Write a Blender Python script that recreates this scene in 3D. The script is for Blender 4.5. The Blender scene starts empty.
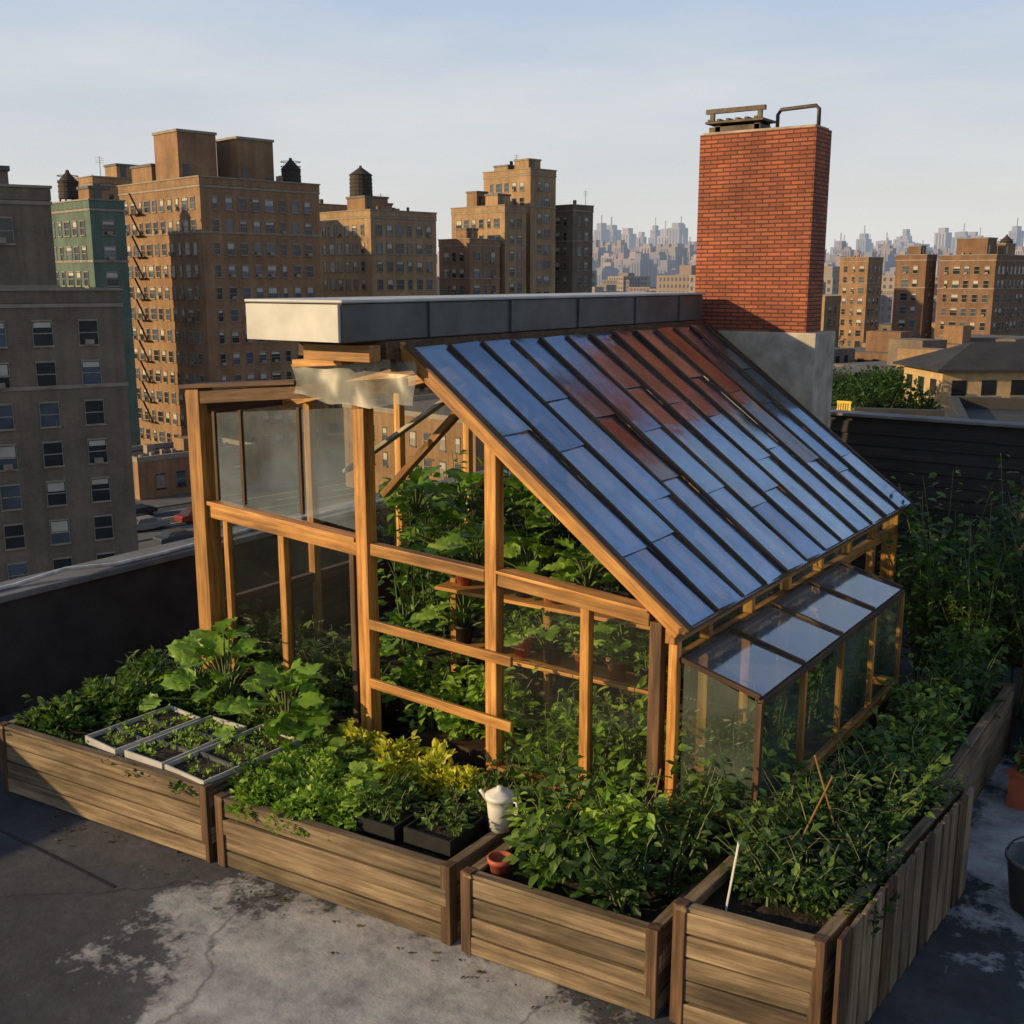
import bpy, math, random
import numpy as np
from mathutils import Vector, Matrix, Quaternion
R = random.Random(7)
NR = np.random.RandomState(5)
scene = bpy.context.scene
COL = scene.collection

# ---------------------------------------------------------------- materials
def nmat(name):
    m = bpy.data.materials.new(name); m.use_nodes = True
    nt = m.node_tree; nt.nodes.clear()
    o = nt.nodes.new('ShaderNodeOutputMaterial')
    return m, nt, o
def N(nt, t, **kw):
    n = nt.nodes.new(t)
    for k, v in kw.items():
        if k in n.inputs.keys(): n.inputs[k].default_value = v
        else: setattr(n, k, v)
    return n
def L(nt, a, b): nt.links.new(a, b)
def ramp(nt, fac, stops):
    r = nt.nodes.new('ShaderNodeValToRGB')
    e = r.color_ramp.elements
    while len(e) < len(stops): e.new(0.5)
    for i, (p, c) in enumerate(stops):
        e[i].position = p; e[i].color = (*c, 1) if len(c) == 3 else c
    L(nt, fac, r.inputs[0]); return r.outputs[0]
def mixc(nt, fac, a, b, mode='MIX'):
    m = nt.nodes.new('ShaderNodeMix'); m.data_type = 'RGBA'; m.blend_type = mode
    if isinstance(fac, (int, float)): m.inputs[0].default_value = fac
    else: L(nt, fac, m.inputs[0])
    for i, s in ((6, a), (7, b)):
        if isinstance(s, tuple): m.inputs[i].default_value = (*s, 1)
        else: L(nt, s, m.inputs[i])
    return m.outputs[2]
def coords(nt, scale=(1, 1, 1), kind='Object', rnd=False):
    tc = nt.nodes.new('ShaderNodeTexCoord')
    mp = nt.nodes.new('ShaderNodeMapping'); mp.inputs['Scale'].default_value = scale
    L(nt, tc.outputs[kind], mp.inputs['Vector'])
    if rnd:
        oi = nt.nodes.new('ShaderNodeObjectInfo')
        mu = N(nt, 'ShaderNodeMath', operation='MULTIPLY'); mu.inputs[1].default_value = 40
        L(nt, oi.outputs['Random'], mu.inputs[0])
        L(nt, mu.outputs[0], mp.inputs['Location'])
        return mp.outputs[0], oi.outputs['Random']
    return mp.outputs[0]
def noise(nt, vec, scale, detail=6, rough=.6):
    n = N(nt, 'ShaderNodeTexNoise', Scale=scale, Detail=min(detail, 5), Roughness=rough)
    L(nt, vec, n.inputs['Vector']); return n.outputs['Fac']
def finish(nt, o, col, rough=.8, bump=None, bs=.3, bd=.01, **kw):
    p = nt.nodes.new('ShaderNodeBsdfPrincipled')
    if isinstance(col, tuple): p.inputs['Base Color'].default_value = (*col, 1)
    else: L(nt, col, p.inputs['Base Color'])
    if isinstance(rough, (int, float)): p.inputs['Roughness'].default_value = rough
    else: L(nt, rough, p.inputs['Roughness'])
    for k, v in kw.items(): p.inputs[k].default_value = v
    if bump is not None:
        b = N(nt, 'ShaderNodeBump', Strength=bs, Distance=bd)
        L(nt, bump, b.inputs['Height']); L(nt, b.outputs[0], p.inputs['Normal'])
    L(nt, p.outputs[0], o.inputs[0]); return p

def wood(name, c1, c2, c3, rough=.75, stain=.45):
    m, nt, o = nmat(name)
    v, rnd = coords(nt, (1.2, 22, 22), rnd=True)
    g = noise(nt, v, 1.6, 8, .65)
    v2, _ = coords(nt, (1, 3, 3), rnd=True)
    g2 = noise(nt, v2, 1.8, 5, .6)
    a = ramp(nt, g, [(.3, c1), (.52, c2), (.72, c3)])
    st = ramp(nt, g2, [(.32, (stain, stain * .95, stain * .9)), (.6, (1, 1, 1))])
    b = mixc(nt, .85, a, st, 'MULTIPLY')
    var = ramp(nt, rnd, [(0, (.60, .58, .56)), (1, (1.18, 1.12, 1.05))])
    c = mixc(nt, 1.0, b, var, 'MULTIPLY')
    finish(nt, o, c, rough, bump=g, bs=.5, bd=.004); return m
M_gold = wood('timber_golden', (.25, .10, .022), (.56, .275, .065), (.76, .43, .13), .55)
M_dark = wood('timber_dark', (.034, .020, .011), (.10, .054, .026), (.19, .112, .055))
M_bed = wood('timber_weathered', (.10, .075, .045), (.245, .185, .115), (.39, .31, .205), .85, .33)
M_fence = wood('timber_black', (.010, .009, .008), (.024, .020, .018), (.045, .037, .030))
M_fenceW = wood('timber_fence_warm', (.18, .10, .04), (.36, .20, .07), (.50, .30, .11))

def simple(name, col, rough=.7, ns=8, var=.35, bump=.2, metallic=0., bd=.01, kind='Object', emit=None):
    m, nt, o = nmat(name)
    v = coords(nt, kind=kind)
    n = noise(nt, v, ns, 5)
    lo = tuple(c * (1 - var) for c in col); hi = tuple(min(1, c * (1 + var)) for c in col)
    c = ramp(nt, n, [(.3, lo), (.7, hi)])
    p = finish(nt, o, c, rough, bump=n, bs=bump, bd=bd, Metallic=metallic)
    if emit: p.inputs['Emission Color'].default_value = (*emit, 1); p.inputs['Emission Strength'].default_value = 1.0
    return m
M_metal = simple('galvanised_flashing', (.09, .095, .095), .5, 3, .35, .15, .2)
M_metalL = simple('aluminium_fascia', (.45, .45, .43), .5, 3, .2, .1, .1)
M_black = simple('black_plastic', (.012, .013, .014), .5, 20, .3)
M_white = simple('white_plastic', (.66, .64, .58), .45, 12, .15)
M_yellow = simple('yellow_paint', (.70, .48, .06), .5, 10, .15)
M_red = simple('terracotta_red', (.36, .08, .035), .6, 10, .25)
M_soil = simple('soil', (.03, .02, .013), .95, 18, .5, .8, bd=.03)
M_conc = simple('concrete', (.36, .32, .26), .85, 5, .35, .5)
M_rust = simple('rusty_iron', (.07, .055, .045), .6, 9, .5, .3, .5)
M_tank = simple('water_tank_wood', (.05, .038, .03), .85, 3, .3)
M_tar = simple('tar_roof', (.030, .029, .030), .8, .6, .4)
M_greyroof = simple('gravel_roof', (.13, .12, .11), .9, .5, .3)
M_coping = simple('parapet_coping', (.15, .145, .14), .7, 3, .35, .3)
M_parapet = simple('parapet_render', (.035, .03, .027), .85, 3, .4, .4)
M_blk = simple('rubber_hose', (.5, .5, .48), .6)
M_road = simple('asphalt', (.05, .05, .052), .85, .4, .25)
M_side = simple('pavement', (.12, .115, .11), .85, .5, .2)
M_paint = simple('road_paint', (.7, .7, .66), .7, 1, .1)
M_tyre = simple('tyre', (.015, .015, .015), .8)
M_carglass = simple('car_glass', (.02, .025, .03), .08)

# deck
m, nt, o = nmat('deck_concrete'); M_deck = m
v = coords(nt)
n1 = noise(nt, v, 1.1, 9, .68); n2 = noise(nt, v, 16, 9, .7); n3 = noise(nt, v, .5, 5, .6)
base = ramp(nt, n1, [(.3, (.026, .028, .032)), (.5, (.050, .052, .058)), (.72, (.10, .10, .103))])
base = mixc(nt, .5, base, ramp(nt, n2, [(.3, (.6, .6, .6)), (.7, (1.35, 1.35, 1.35))]), 'MULTIPLY')
base = mixc(nt, .7, base, ramp(nt, n3, [(.35, (.5, .51, .55)), (.62, (1.2, 1.2, 1.2))]), 'MULTIPLY')
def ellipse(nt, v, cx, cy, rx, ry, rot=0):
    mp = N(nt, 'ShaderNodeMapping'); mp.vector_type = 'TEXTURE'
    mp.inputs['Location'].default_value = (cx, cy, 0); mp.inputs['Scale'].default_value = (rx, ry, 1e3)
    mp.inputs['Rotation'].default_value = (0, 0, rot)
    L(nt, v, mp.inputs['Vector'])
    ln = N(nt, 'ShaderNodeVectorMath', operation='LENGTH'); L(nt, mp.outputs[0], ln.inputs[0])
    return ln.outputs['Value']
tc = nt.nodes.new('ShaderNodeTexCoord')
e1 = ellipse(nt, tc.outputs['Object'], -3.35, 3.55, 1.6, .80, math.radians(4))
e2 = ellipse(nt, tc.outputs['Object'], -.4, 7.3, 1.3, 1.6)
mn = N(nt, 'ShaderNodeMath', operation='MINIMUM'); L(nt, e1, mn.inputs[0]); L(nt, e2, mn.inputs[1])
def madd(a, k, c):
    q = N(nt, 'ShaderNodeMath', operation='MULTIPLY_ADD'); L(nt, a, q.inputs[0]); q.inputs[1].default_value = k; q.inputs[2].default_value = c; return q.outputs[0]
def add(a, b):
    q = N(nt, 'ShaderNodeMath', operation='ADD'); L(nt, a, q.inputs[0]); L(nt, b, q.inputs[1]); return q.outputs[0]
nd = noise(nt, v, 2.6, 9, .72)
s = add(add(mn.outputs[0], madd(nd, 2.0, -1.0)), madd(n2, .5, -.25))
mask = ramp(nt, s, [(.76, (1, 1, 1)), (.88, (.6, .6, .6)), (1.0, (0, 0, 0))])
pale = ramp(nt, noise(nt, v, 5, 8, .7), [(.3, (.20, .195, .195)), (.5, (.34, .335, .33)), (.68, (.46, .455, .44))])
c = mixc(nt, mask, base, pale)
vc = N(nt, 'ShaderNodeTexVoronoi', Scale=.55, feature='DISTANCE_TO_EDGE'); 
vv = N(nt, 'ShaderNodeVectorMath', operation='ADD'); L(nt, v, vv.inputs[0])
nz = N(nt, 'ShaderNodeTexNoise', Scale=3., Detail=4); L(nt, v, nz.inputs['Vector'])
sc_ = N(nt, 'ShaderNodeVectorMath', operation='SCALE'); sc_.inputs['Scale'].default_value = .35; L(nt, nz.outputs['Color'], sc_.inputs[0]); L(nt, sc_.outputs[0], vv.inputs[1]); L(nt, vv.outputs[0], vc.inputs['Vector'])
crk = ramp(nt, vc.outputs['Distance'], [(0, (.35, .35, .35)), (.006, (.8, .8, .8)), (.012, (1, 1, 1))])
c = mixc(nt, .8, c, crk, 'MULTIPLY')
finish(nt, o, c, .82, bump=n2, bs=.5, bd=.01)

# chimney brick
m, nt, o = nmat('red_brick'); M_brick = m
tc = nt.nodes.new('ShaderNodeTexCoord'); sx = N(nt, 'ShaderNodeSeparateXYZ'); L(nt, tc.outputs['Object'], sx.inputs[0])
a = N(nt, 'ShaderNodeMath', operation='ADD'); L(nt, sx.outputs[0], a.inputs[0]); L(nt, sx.outputs[1], a.inputs[1])
cb = N(nt, 'ShaderNodeCombineXYZ'); L(nt, a.outputs[0], cb.inputs[0]); L(nt, sx.outputs[2], cb.inputs[1])
bt = N(nt, 'ShaderNodeTexBrick', Scale=1.0); bt.inputs['Brick Width'].default_value = .13; bt.inputs['Row Height'].default_value = .036
bt.inputs['Mortar Size'].default_value = .0055; bt.inputs['Mortar Smooth'].default_value = .3
bt.inputs['Color1'].default_value = (.42, .12, .05, 1); bt.inputs['Color2'].default_value = (.27, .068, .032, 1); bt.inputs['Mortar'].default_value = (.085, .04, .028, 1)
L(nt, cb.outputs[0], bt.inputs['Vector'])
nn = noise(nt, tc.outputs['Object'], 2.2, 7)
c = mixc(nt, .8, bt.outputs['Color'], ramp(nt, nn, [(.3, (.55, .55, .58)), (.65, (1.12, 1.1, 1.05))]), 'MULTIPLY')
inv = N(nt, 'ShaderNodeMath', operation='SUBTRACT'); inv.inputs[0].default_value = 1; L(nt, bt.outputs['Fac'], inv.inputs[1])
finish(nt, o, c, .85, bump=inv.outputs[0], bs=.9, bd=.012)

def glassmat(name, dust=(.42, .44, .42), dust_sheen_f=.12, tint=(.86, .9, .88), gl=.0, rough=.03):
    m, nt, o = nmat(name)
    v, rnd = coords(nt, rnd=True)
    t = N(nt, 'ShaderNodeBsdfTransparent'); t.inputs[0].default_value = (*tint, 1)
    g = N(nt, 'ShaderNodeBsdfGlossy', Roughness=rough)
    lw = N(nt, 'ShaderNodeLayerWeight', Blend=.25)
    f = N(nt, 'ShaderNodeMath', operation='MULTIPLY_ADD'); L(nt, lw.outputs['Fresnel'], f.inputs[0]); f.inputs[1].default_value = .8; f.inputs[2].default_value = .03 + gl
    f.use_clamp = True
    mx = N(nt, 'ShaderNodeMixShader'); L(nt, f.outputs[0], mx.inputs[0]); L(nt, t.outputs[0], mx.inputs[1]); L(nt, g.outputs[0], mx.inputs[2])
    d = N(nt, 'ShaderNodeBsdfDiffuse'); d.inputs[0].default_value = (*dust, 1)
    dn = noise(nt, v, 1.6, 4, .6)
    dm = ramp(nt, dn, [(.35, (dust_sheen_f * .3,) * 3), (.75, (dust_sheen_f * 2.0,) * 3)])
    m2 = N(nt, 'ShaderNodeMixShader'); L(nt, dm, m2.inputs[0]); L(nt, mx.outputs[0], m2.inputs[1]); L(nt, d.outputs[0], m2.inputs[2])
    b = N(nt, 'ShaderNodeBump', Strength=.08, Distance=.02); L(nt, noise(nt, v, 1.5, 1), b.inputs['Height']); L(nt, b.outputs[0], g.inputs['Normal'])
    L(nt, m2.outputs[0], o.inputs[0]); return m
M_glass = glassmat('clear_glass', dust_sheen_f=.015, gl=.01, tint=(.92, .95, .93))
M_glassU = glassmat('hazy_glass', dust=(.36, .44, .50), dust_sheen_f=.13, gl=.10, tint=(.82, .88, .9))  # bluish diffuse colour paints a blue-grey reflection onto the upper panes
M_glass2 = glassmat('coldframe_glass', dust=(.30, .38, .30), dust_sheen_f=.12, gl=.12, tint=(.62, .76, .66))
M_glass3 = glassmat('coldframe_lid', dust=(.4, .45, .5), dust_sheen_f=.16, gl=.36, tint=(.7, .8, .78), rough=.08)
M_film = glassmat('polythene_film', dust=(.50, .51, .46), dust_sheen_f=.4, tint=(.8, .84, .8), rough=.4)

m, nt, o = nmat('roof_glazing'); M_roofglass = m
v, rnd = coords(nt, rnd=True)
vs, _ = coords(nt, (.6, 14, 1), rnd=True)
tint = ramp(nt, rnd, [(0, (.46, .60, .80)), (.5, (.60, .74, .94)), (.86, (.74, .87, 1.0)), (.94, (.56, .53, .52)), (1, (.52, .48, .46))])
nn = noise(nt, v, 2.5, 5, .65); ns = noise(nt, vs, 2.0, 5, .6)
g = N(nt, 'ShaderNodeBsdfGlossy'); L(nt, tint, g.inputs[0])
rr = ramp(nt, nn, [(.3, (.06,) * 3), (.7, (.30,) * 3)]); L(nt, rr, g.inputs['Roughness'])
d = N(nt, 'ShaderNodeBsdfDiffuse'); L(nt, ramp(nt, ns, [(.35, (.04, .05, .07)), (.7, (.24, .25, .28))]), d.inputs[0])
t = N(nt, 'ShaderNodeBsdfTransparent'); t.inputs[0].default_value = (.6, .68, .7, 1)
m1 = N(nt, 'ShaderNodeMixShader', Fac=.28); L(nt, t.outputs[0], m1.inputs[1]); L(nt, d.outputs[0], m1.inputs[2])
fm = ramp(nt, nn, [(.3, (.36,) * 3), (.7, (.66,) * 3)])
m2 = N(nt, 'ShaderNodeMixShader'); L(nt, fm, m2.inputs[0]); L(nt, m1.outputs[0], m2.inputs[1]); L(nt, g.outputs[0], m2.inputs[2])
b = N(nt, 'ShaderNodeBump', Strength=.4, Distance=.03); L(nt, noise(nt, v, 1.8, 3), b.inputs['Height']); L(nt, b.outputs[0], g.inputs['Normal'])
L(nt, m2.outputs[0], o.inputs[0])

def leafmat(name, c0, c1, c2, tr=.3, rough=.5):
    m, nt, o = nmat(name)
    ge = nt.nodes.new('ShaderNodeNewGeometry')
    c = ramp(nt, ge.outputs['Random Per Island'], [(0, c0), (.5, c1), (1, c2)])
    p = nt.nodes.new('ShaderNodeBsdfPrincipled'); L(nt, c, p.inputs['Base Color']); p.inputs['Roughness'].default_value = rough
    p.inputs['Specular IOR Level'].default_value = .35
    tl = N(nt, 'ShaderNodeBsdfTranslucent')
    tc_ = mixc(nt, 1.0, c, (1.5, 1.6, .5), 'MULTIPLY'); L(nt, tc_, tl.inputs[0])
    mx = N(nt, 'ShaderNodeMixShader', Fac=tr); L(nt, p.outputs[0], mx.inputs[1]); L(nt, tl.outputs[0], mx.inputs[2])
    L(nt, mx.outputs[0], o.inputs[0]); return m
LM_mid = leafmat('leaf_mid', (.030, .070, .014), (.07, .14, .022), (.16, .25, .045))
LM_dark = leafmat('leaf_dark', (.014, .04, .012), (.035, .08, .018), (.08, .14, .03))
LM_light = leafmat('leaf_light', (.11, .20, .025), (.21, .36, .045), (.36, .50, .08))
LM_yel = leafmat('leaf_yellow', (.24, .32, .03), (.50, .50, .05), (.70, .62, .08))
LM_lush = leafmat('leaf_lush', (.09, .18, .02), (.16, .31, .04), (.28, .44, .08), .35, .4)
LM_stem = simple('plant_stem', (.10, .13, .04), .7)
M_bark = simple('bark', (.06, .045, .03), .9, 6, .4, .5)

# ---------------------------------------------------------------- mesh helpers
def empty(name, loc=(0, 0, 0), rz=0):
    e = bpy.data.objects.new(name, None); e.empty_display_size = .3
    e.location = loc; e.rotation_euler = (0, 0, rz); COL.objects.link(e); return e
def obj(name, verts, faces, mats, parent=None, mi=None, smooth=False, loc=None, rz=0):
    me = bpy.data.meshes.new(name); me.from_pydata([tuple(v) for v in verts], [], faces)
    for mm in (mats if isinstance(mats, (list, tuple)) else [mats]): me.materials.append(mm)
    if mi is not None: me.polygons.foreach_set('material_index', mi)
    if smooth: me.polygons.foreach_set('use_smooth', [True] * len(me.polygons))
    me.update()
    ob = bpy.data.objects.new(name, me); COL.objects.link(ob)
    if parent: ob.parent = parent
    if loc is not None: ob.location = loc
    ob.rotation_euler = (0, 0, rz)
    return ob
BF = [(0, 3, 2, 1), (4, 5, 6, 7), (0, 1, 5, 4), (1, 2, 6, 5), (2, 3, 7, 6), (3, 0, 4, 7)]
def boxv(x0, x1, y0, y1, z0, z1):
    return [(x0, y0, z0), (x1, y0, z0), (x1, y1, z0), (x0, y1, z0), (x0, y0, z1), (x1, y0, z1), (x1, y1, z1), (x0, y1, z1)]
class Acc:
    def __init__(s): s.v = []; s.f = []; s.m = []
    def box(s, x0, x1, y0, y1, z0, z1, m=0):
        b = len(s.v); s.v += boxv(x0, x1, y0, y1, z0, z1)
        for f in BF: s.f.append(tuple(i + b for i in f)); s.m.append(m)
    def add(s, vs, fs, m=0):
        b = len(s.v); s.v += [tuple(v) for v in vs]
        for f in fs: s.f.append(tuple(i + b for i in f)); s.m.append(m)
    def tube(s, pts, rad, seg=6, m=0, cap=True):
        pts = [Vector(p) for p in pts]; rad = rad if isinstance(rad, (list, tuple)) else [rad] * len(pts)
        b = len(s.v)
        for i, p in enumerate(pts):
            d = (pts[min(i + 1, len(pts) - 1)] - pts[max(i - 1, 0)]).normalized()
            a = d.orthogonal().normalized() if i == 0 else (a - d * a.dot(d)).normalized()
            c = d.cross(a)
            for k in range(seg):
                t = 2 * math.pi * k / seg
                s.v.append(tuple(p + (a * math.cos(t) + c * math.sin(t)) * rad[i]))
        for i in range(len(pts) - 1):
            for k in range(seg):
                k2 = (k + 1) % seg
                s.f.append((b + i * seg + k, b + i * seg + k2, b + (i + 1) * seg + k2, b + (i + 1) * seg + k)); s.m.append(m)
        if cap:
            s.f.append(tuple(b + k for k in reversed(range(seg)))); s.m.append(m)
            s.f.append(tuple(b + (len(pts) - 1) * seg + k for k in range(seg))); s.m.append(m)
    def lathe(s, cx, cy, prof, seg=16, m=0):
        b = len(s.v)
        for r, z in prof:
            for k in range(seg):
                t = 2 * math.pi * k / seg
                s.v.append((cx + r * math.cos(t), cy + r * math.sin(t), z))
        for i in range(len(prof) - 1):
            for k in range(seg):
                k2 = (k + 1) % seg
                s.f.append((b + i * seg + k, b + i * seg + k2, b + (i + 1) * seg + k2, b + (i + 1) * seg + k)); s.m.append(m)
    def make(s, name, mats, parent=None, **kw): return obj(name, s.v, s.f, mats, parent, s.m, **kw)
def bevel(ob, w=.005):
    b = ob.modifiers.new('bevel', 'BEVEL'); b.width = w; b.segments = 2; b.limit_method = 'ANGLE'
def beam(name, p1, p2, w, t, mat, parent=None, bev=.005):
    p1 = Vector(p1); p2 = Vector(p2); d = p2 - p1; Ln = d.length
    ob = obj(name, boxv(-Ln / 2, Ln / 2, -w / 2, w / 2, -t / 2, t / 2), BF, mat, parent)
    ob.location = (p1 + p2) / 2; ob.rotation_mode = 'QUATERNION'
    if abs(d.normalized().z) > .999: ob.rotation_quaternion = Quaternion((0, 1, 0), -math.pi / 2)
    else: ob.rotation_quaternion = d.to_track_quat('X', 'Z')
    if bev: bevel(ob, bev)
    return ob
def quad(name, pts, mat, parent, th=.006):
    p = [Vector(q) for q in pts]
    x = (p[1] - p[0]).normalized(); n = x.cross(p[3] - p[0]).normalized(); y = n.cross(x)
    c = sum(p, Vector()) / 4
    loc = [Vector(((q - c).dot(x), (q - c).dot(y), (q - c).dot(n))) for q in p]
    if th == 0: ob = obj(name, loc, [(0, 1, 2, 3)], mat, parent)
    else:
        vs = [v - Vector((0, 0, th / 2)) for v in loc] + [v + Vector((0, 0, th / 2)) for v in loc]
        ob = obj(name, vs, BF, mat, parent)
    ob.matrix_basis = Matrix.Translation(c) @ Matrix((x, y, n)).transposed().to_4x4()
    return ob

# ---------------------------------------------------------------- foliage
T_leaf = (np.array([(0, 0, 0), (.30, .38, .07), (-.30, .38, .07), (0, .45, 0), (.20, .75, .02), (-.20, .75, .02), (0, 1, -.14)]),
          [(0, 1, 3), (0, 3, 2), (1, 4, 3), (3, 5, 2), (3, 4, 6), (3, 6, 5)])
T_tri = (np.array([(0, 0, 0), (.28, .5, .06), (-.28, .5, .06), (0, 1, -.1)]), [(0, 1, 3), (0, 3, 2)])
def bigtemplate():
    vs = []; fs = []; n = 11; k = 7
    for i in range(n):
        y = i / (n - 1)
        w = .04 + .46 * math.sin(math.pi * min(1, y * .93 + .05)) ** .7 * (1.0 - .25 * y)
        for j in range(k):
            s = (j - 3) / 3
            wav = .055 * math.sin(i * 2.2 + s * 2) * abs(s) ** 1.5
            vs.append((s * w * (1 + .10 * math.sin(i * 2.9)), y + .05 * math.sin(i * 2.9 + 1) * abs(s) - .10 * abs(s) * (y > .2), .16 * abs(s) * (1 - y) + wav - .05 * (1 if j % 2 else 0) * .4 - .34 * max(0, y - .3) ** 1.6))
    for i in range(n - 1):
        for j in range(k - 1):
            a = i * k + j; fs.append((a, a + 1, a + k + 1, a + k))
    return np.array(vs), fs
T_big = bigtemplate()
class Plant:
    def __init__(s): s.p = []; s.a = []; s.n = []; s.l = []; s.st = Acc()
    def leaf(s, p, a, n, l): s.p.append(p); s.a.append(a); s.n.append(n); s.l.append(l)
    def mound(s, c, rx, ry, h, n, l, up=.5):
        cx, cy, cz = c
        ph = NR.rand(6) * 6.28
        for _ in range(n):
            t = NR.rand() * 6.283; q = math.sqrt(NR.rand()) 
            lob = 1 + .22 * math.sin(3 * t + ph[0]) + .15 * math.sin(5 * t + ph[1])
            x = q * math.cos(t) * lob; y = q * math.sin(t) * lob
            hz = max(0, 1 - min(1, q) ** 2.4) * (.75 + .25 * math.sin(x * 4 + ph[2]) * math.sin(y * 4 + ph[3]))
            z = hz * (1 - .75 * NR.rand() ** 2)
            a = (x * .8 + NR.normal(0, .45), y * .8 + NR.normal(0, .45), up + NR.normal(0, .35))
            s.leaf((cx + x * rx, cy + y * ry, cz + z * h), a, (NR.normal(0, .4), NR.normal(0, .4), 1), l * (.6 + .7 * NR.rand()))
    def stalks(s, base, H, spread, ns, nl, l, droop=.15, r=.006, lo=.1):
        bx, by, bz = base
        for _ in range(ns):
            t = R.random() * 6.283; sp = spread * (.3 + .8 * R.random()); h = H * (.6 + .45 * R.random())
            x0 = bx + R.gauss(0, spread * .15); y0 = by + R.gauss(0, spread * .15)
            pts = []
            wob = R.gauss(0, .08 * spread), R.gauss(0, .08 * spread)
            for i in range(6):
                u = i / 5
                pts.append(Vector((x0 + math.cos(t) * sp * u ** 1.3 + wob[0] * math.sin(u * 5), y0 + math.sin(t) * sp * u ** 1.3 + wob[1] * math.cos(u * 5), bz + h * (u - droop * u * u * (1 + sp)))))
            s.st.tube(pts, [r * (1 - .7 * i / 5) for i in range(6)], 4, cap=False)
            for k in range(nl):
                u = lo + (1 - lo) * (k + R.random()) / nl; i = min(4, int(u * 5)); f = u * 5 - i
                p = pts[i].lerp(pts[i + 1], min(1, f))
                q = R.random() * 6.283; off = l * (.3 + 1.5 * R.random()) * (1.15 - .6 * u)
                p2 = p + Vector((math.cos(q) * off, math.sin(q) * off, R.gauss(.0, .3) * l))
                s.leaf(tuple(p2), (math.cos(q) + R.gauss(0, .3), math.sin(q) + R.gauss(0, .3), R.gauss(.05, .45)), (R.gauss(0, .4), R.gauss(0, .4), 1), l * (.6 + .7 * R.random()))
    def make(s, name, mat, tmpl=T_leaf, stem=None):
        tv, tf = tmpl
        P = np.array(s.p); A = np.array(s.a, float); Nn = np.array(s.n, float); Ls = np.array(s.l)
        A /= np.linalg.norm(A, axis=1)[:, None] + 1e-9
        S = np.cross(A, Nn); S /= np.linalg.norm(S, axis=1)[:, None] + 1e-9
        Nn = np.cross(S, A)
        V = P[:, None, :] + Ls[:, None, None] * (S[:, None, :] * tv[None, :, 0:1] + A[:, None, :] * tv[None, :, 1:2] + Nn[:, None, :] * tv[None, :, 2:3])
        K = len(tv); V = V.reshape(-1, 3)
        nf = len(tf[0]); F = (np.array(tf)[None] + (np.arange(len(P)) * K)[:, None, None]).reshape(-1, nf)
        verts = V.tolist(); faces = F.tolist(); mi = [0] * len(faces)
        b = len(verts)
        verts += s.st.v; faces += [tuple(i + b for i in f) for f in s.st.f]; mi += [1] * len(s.st.f)
        return obj(name, verts, faces, [mat, stem or LM_stem], None, mi, smooth=(tmpl is T_big))

# ================================================================ GREENHOUSE
GH = empty('greenhouse')
FY = 5.24; BY = 9.42
def wz(x, zl, zr):
    t = (x + 6.45) / 3.85; return zl + (zr - zl) * t
def post(n, x, z0, z1, w=.10, y=FY, mat=M_gold): return beam(n, (x, y, z0), (x, y, z1), w, w, mat, GH)
post('post_left', -6.43, .05, 2.74, .14)
post('post_ridge', -4.84, .05, 2.84, .10)
post('post_middle', -3.80, .05, 2.62, .085)
post('post_small', -3.14, .45, 1.70, .06)
post('post_corner_a', -2.68, .05, 1.66, .075, mat=M_dark)
post('post_corner_b', -2.58, .05, 1.66, .055, y=FY + .01, mat=M_gold)
post('post_lower_a', -6.2, .35, 1.80, .05)
post('post_lower_b', -5.62, .35, 1.76, .06)
post('post_lower_c', -4.96, .30, 1.72, .045, mat=M_dark)
def rail(n, x0, x1, z0, z1, h=.09, d=.07, y=FY, mat=M_gold): return beam(n, (x0, y, z0), (x1, y, z1), d, h, mat, GH)
rail('rail_left_lower', -6.36, -4.90, 1.84, 1.76, .09)
rail('rail_left_upper', -6.36, -4.90, 1.905, 1.825, .03, .11)
rail('rail_mid', -4.78, -3.85, 1.775, 1.74, .08)
rail('rail_right', -3.75, -2.72, 1.735, 1.67, .08, .08)
rail('rail_right_lip', -3.75, -2.72, 1.785, 1.72, .02, .12)
rail('slat_upper', -4.77, -3.62, 1.28, 1.25, .065, .03, FY - .07)
rail('slat_lower', -4.77, -3.62, .87, .83, .065, .03, FY - .07)
rail('sill_left', -6.36, -4.90, .48, .48, .08, .09, mat=M_dark)
rail('sill_right', -3.75, -2.72, .50, .47, .06, .10)
rail('top_plate', -6.52, -4.50, 2.66, 2.86, .09, .12, mat=M_dark)
rail('top_plate_cap', -6.54, -5.35, 2.745, 2.84, .03, .20, mat=M_dark)
for i, x in enumerate((-6.28, -6.0, -5.42)):
    beam('muntin_%d' % i, (x, FY, 1.93), (x, FY, wz(x, 2.62, 3.0) - .06), .026, .026, M_dark, GH, 0)
xs = [-6.36, -6.28, -6.0, -5.42, -4.90]
for i in range(1, 4):
    a, b_ = xs[i] + .015, xs[i + 1] - .015
    quad('pane_upper', [(a, FY, 1.92), (b_, FY, 1.88), (b_, FY, wz(b_, 2.6, 2.96) - .05), (a, FY, wz(a, 2.6, 2.96) - .05)], M_glassU, GH, 0)
xs = [-6.36, -6.2, -5.62, -4.96]
for i in range(3):
    quad('pane_lower', [(xs[i] + .03, FY + .01, .53), (xs[i + 1] - .03, FY + .01, .53), (xs[i + 1] - .03, FY + .01, 1.72), (xs[i] + .03, FY + .01, 1.74)], M_glass, GH, 0)
quad('pane_right', [(-3.75, FY, .54), (-3.18, FY, .54), (-3.18, FY, 1.69), (-3.75, FY, 1.71)], M_glass, GH, 0)
quad('pane_right_b', [(-3.10, FY, .52), (-2.72, FY, .52), (-2.72, FY, 1.65), (-3.10, FY, 1.67)], M_glass, GH, 0)
vs = []; fs = []; K = 14
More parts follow.
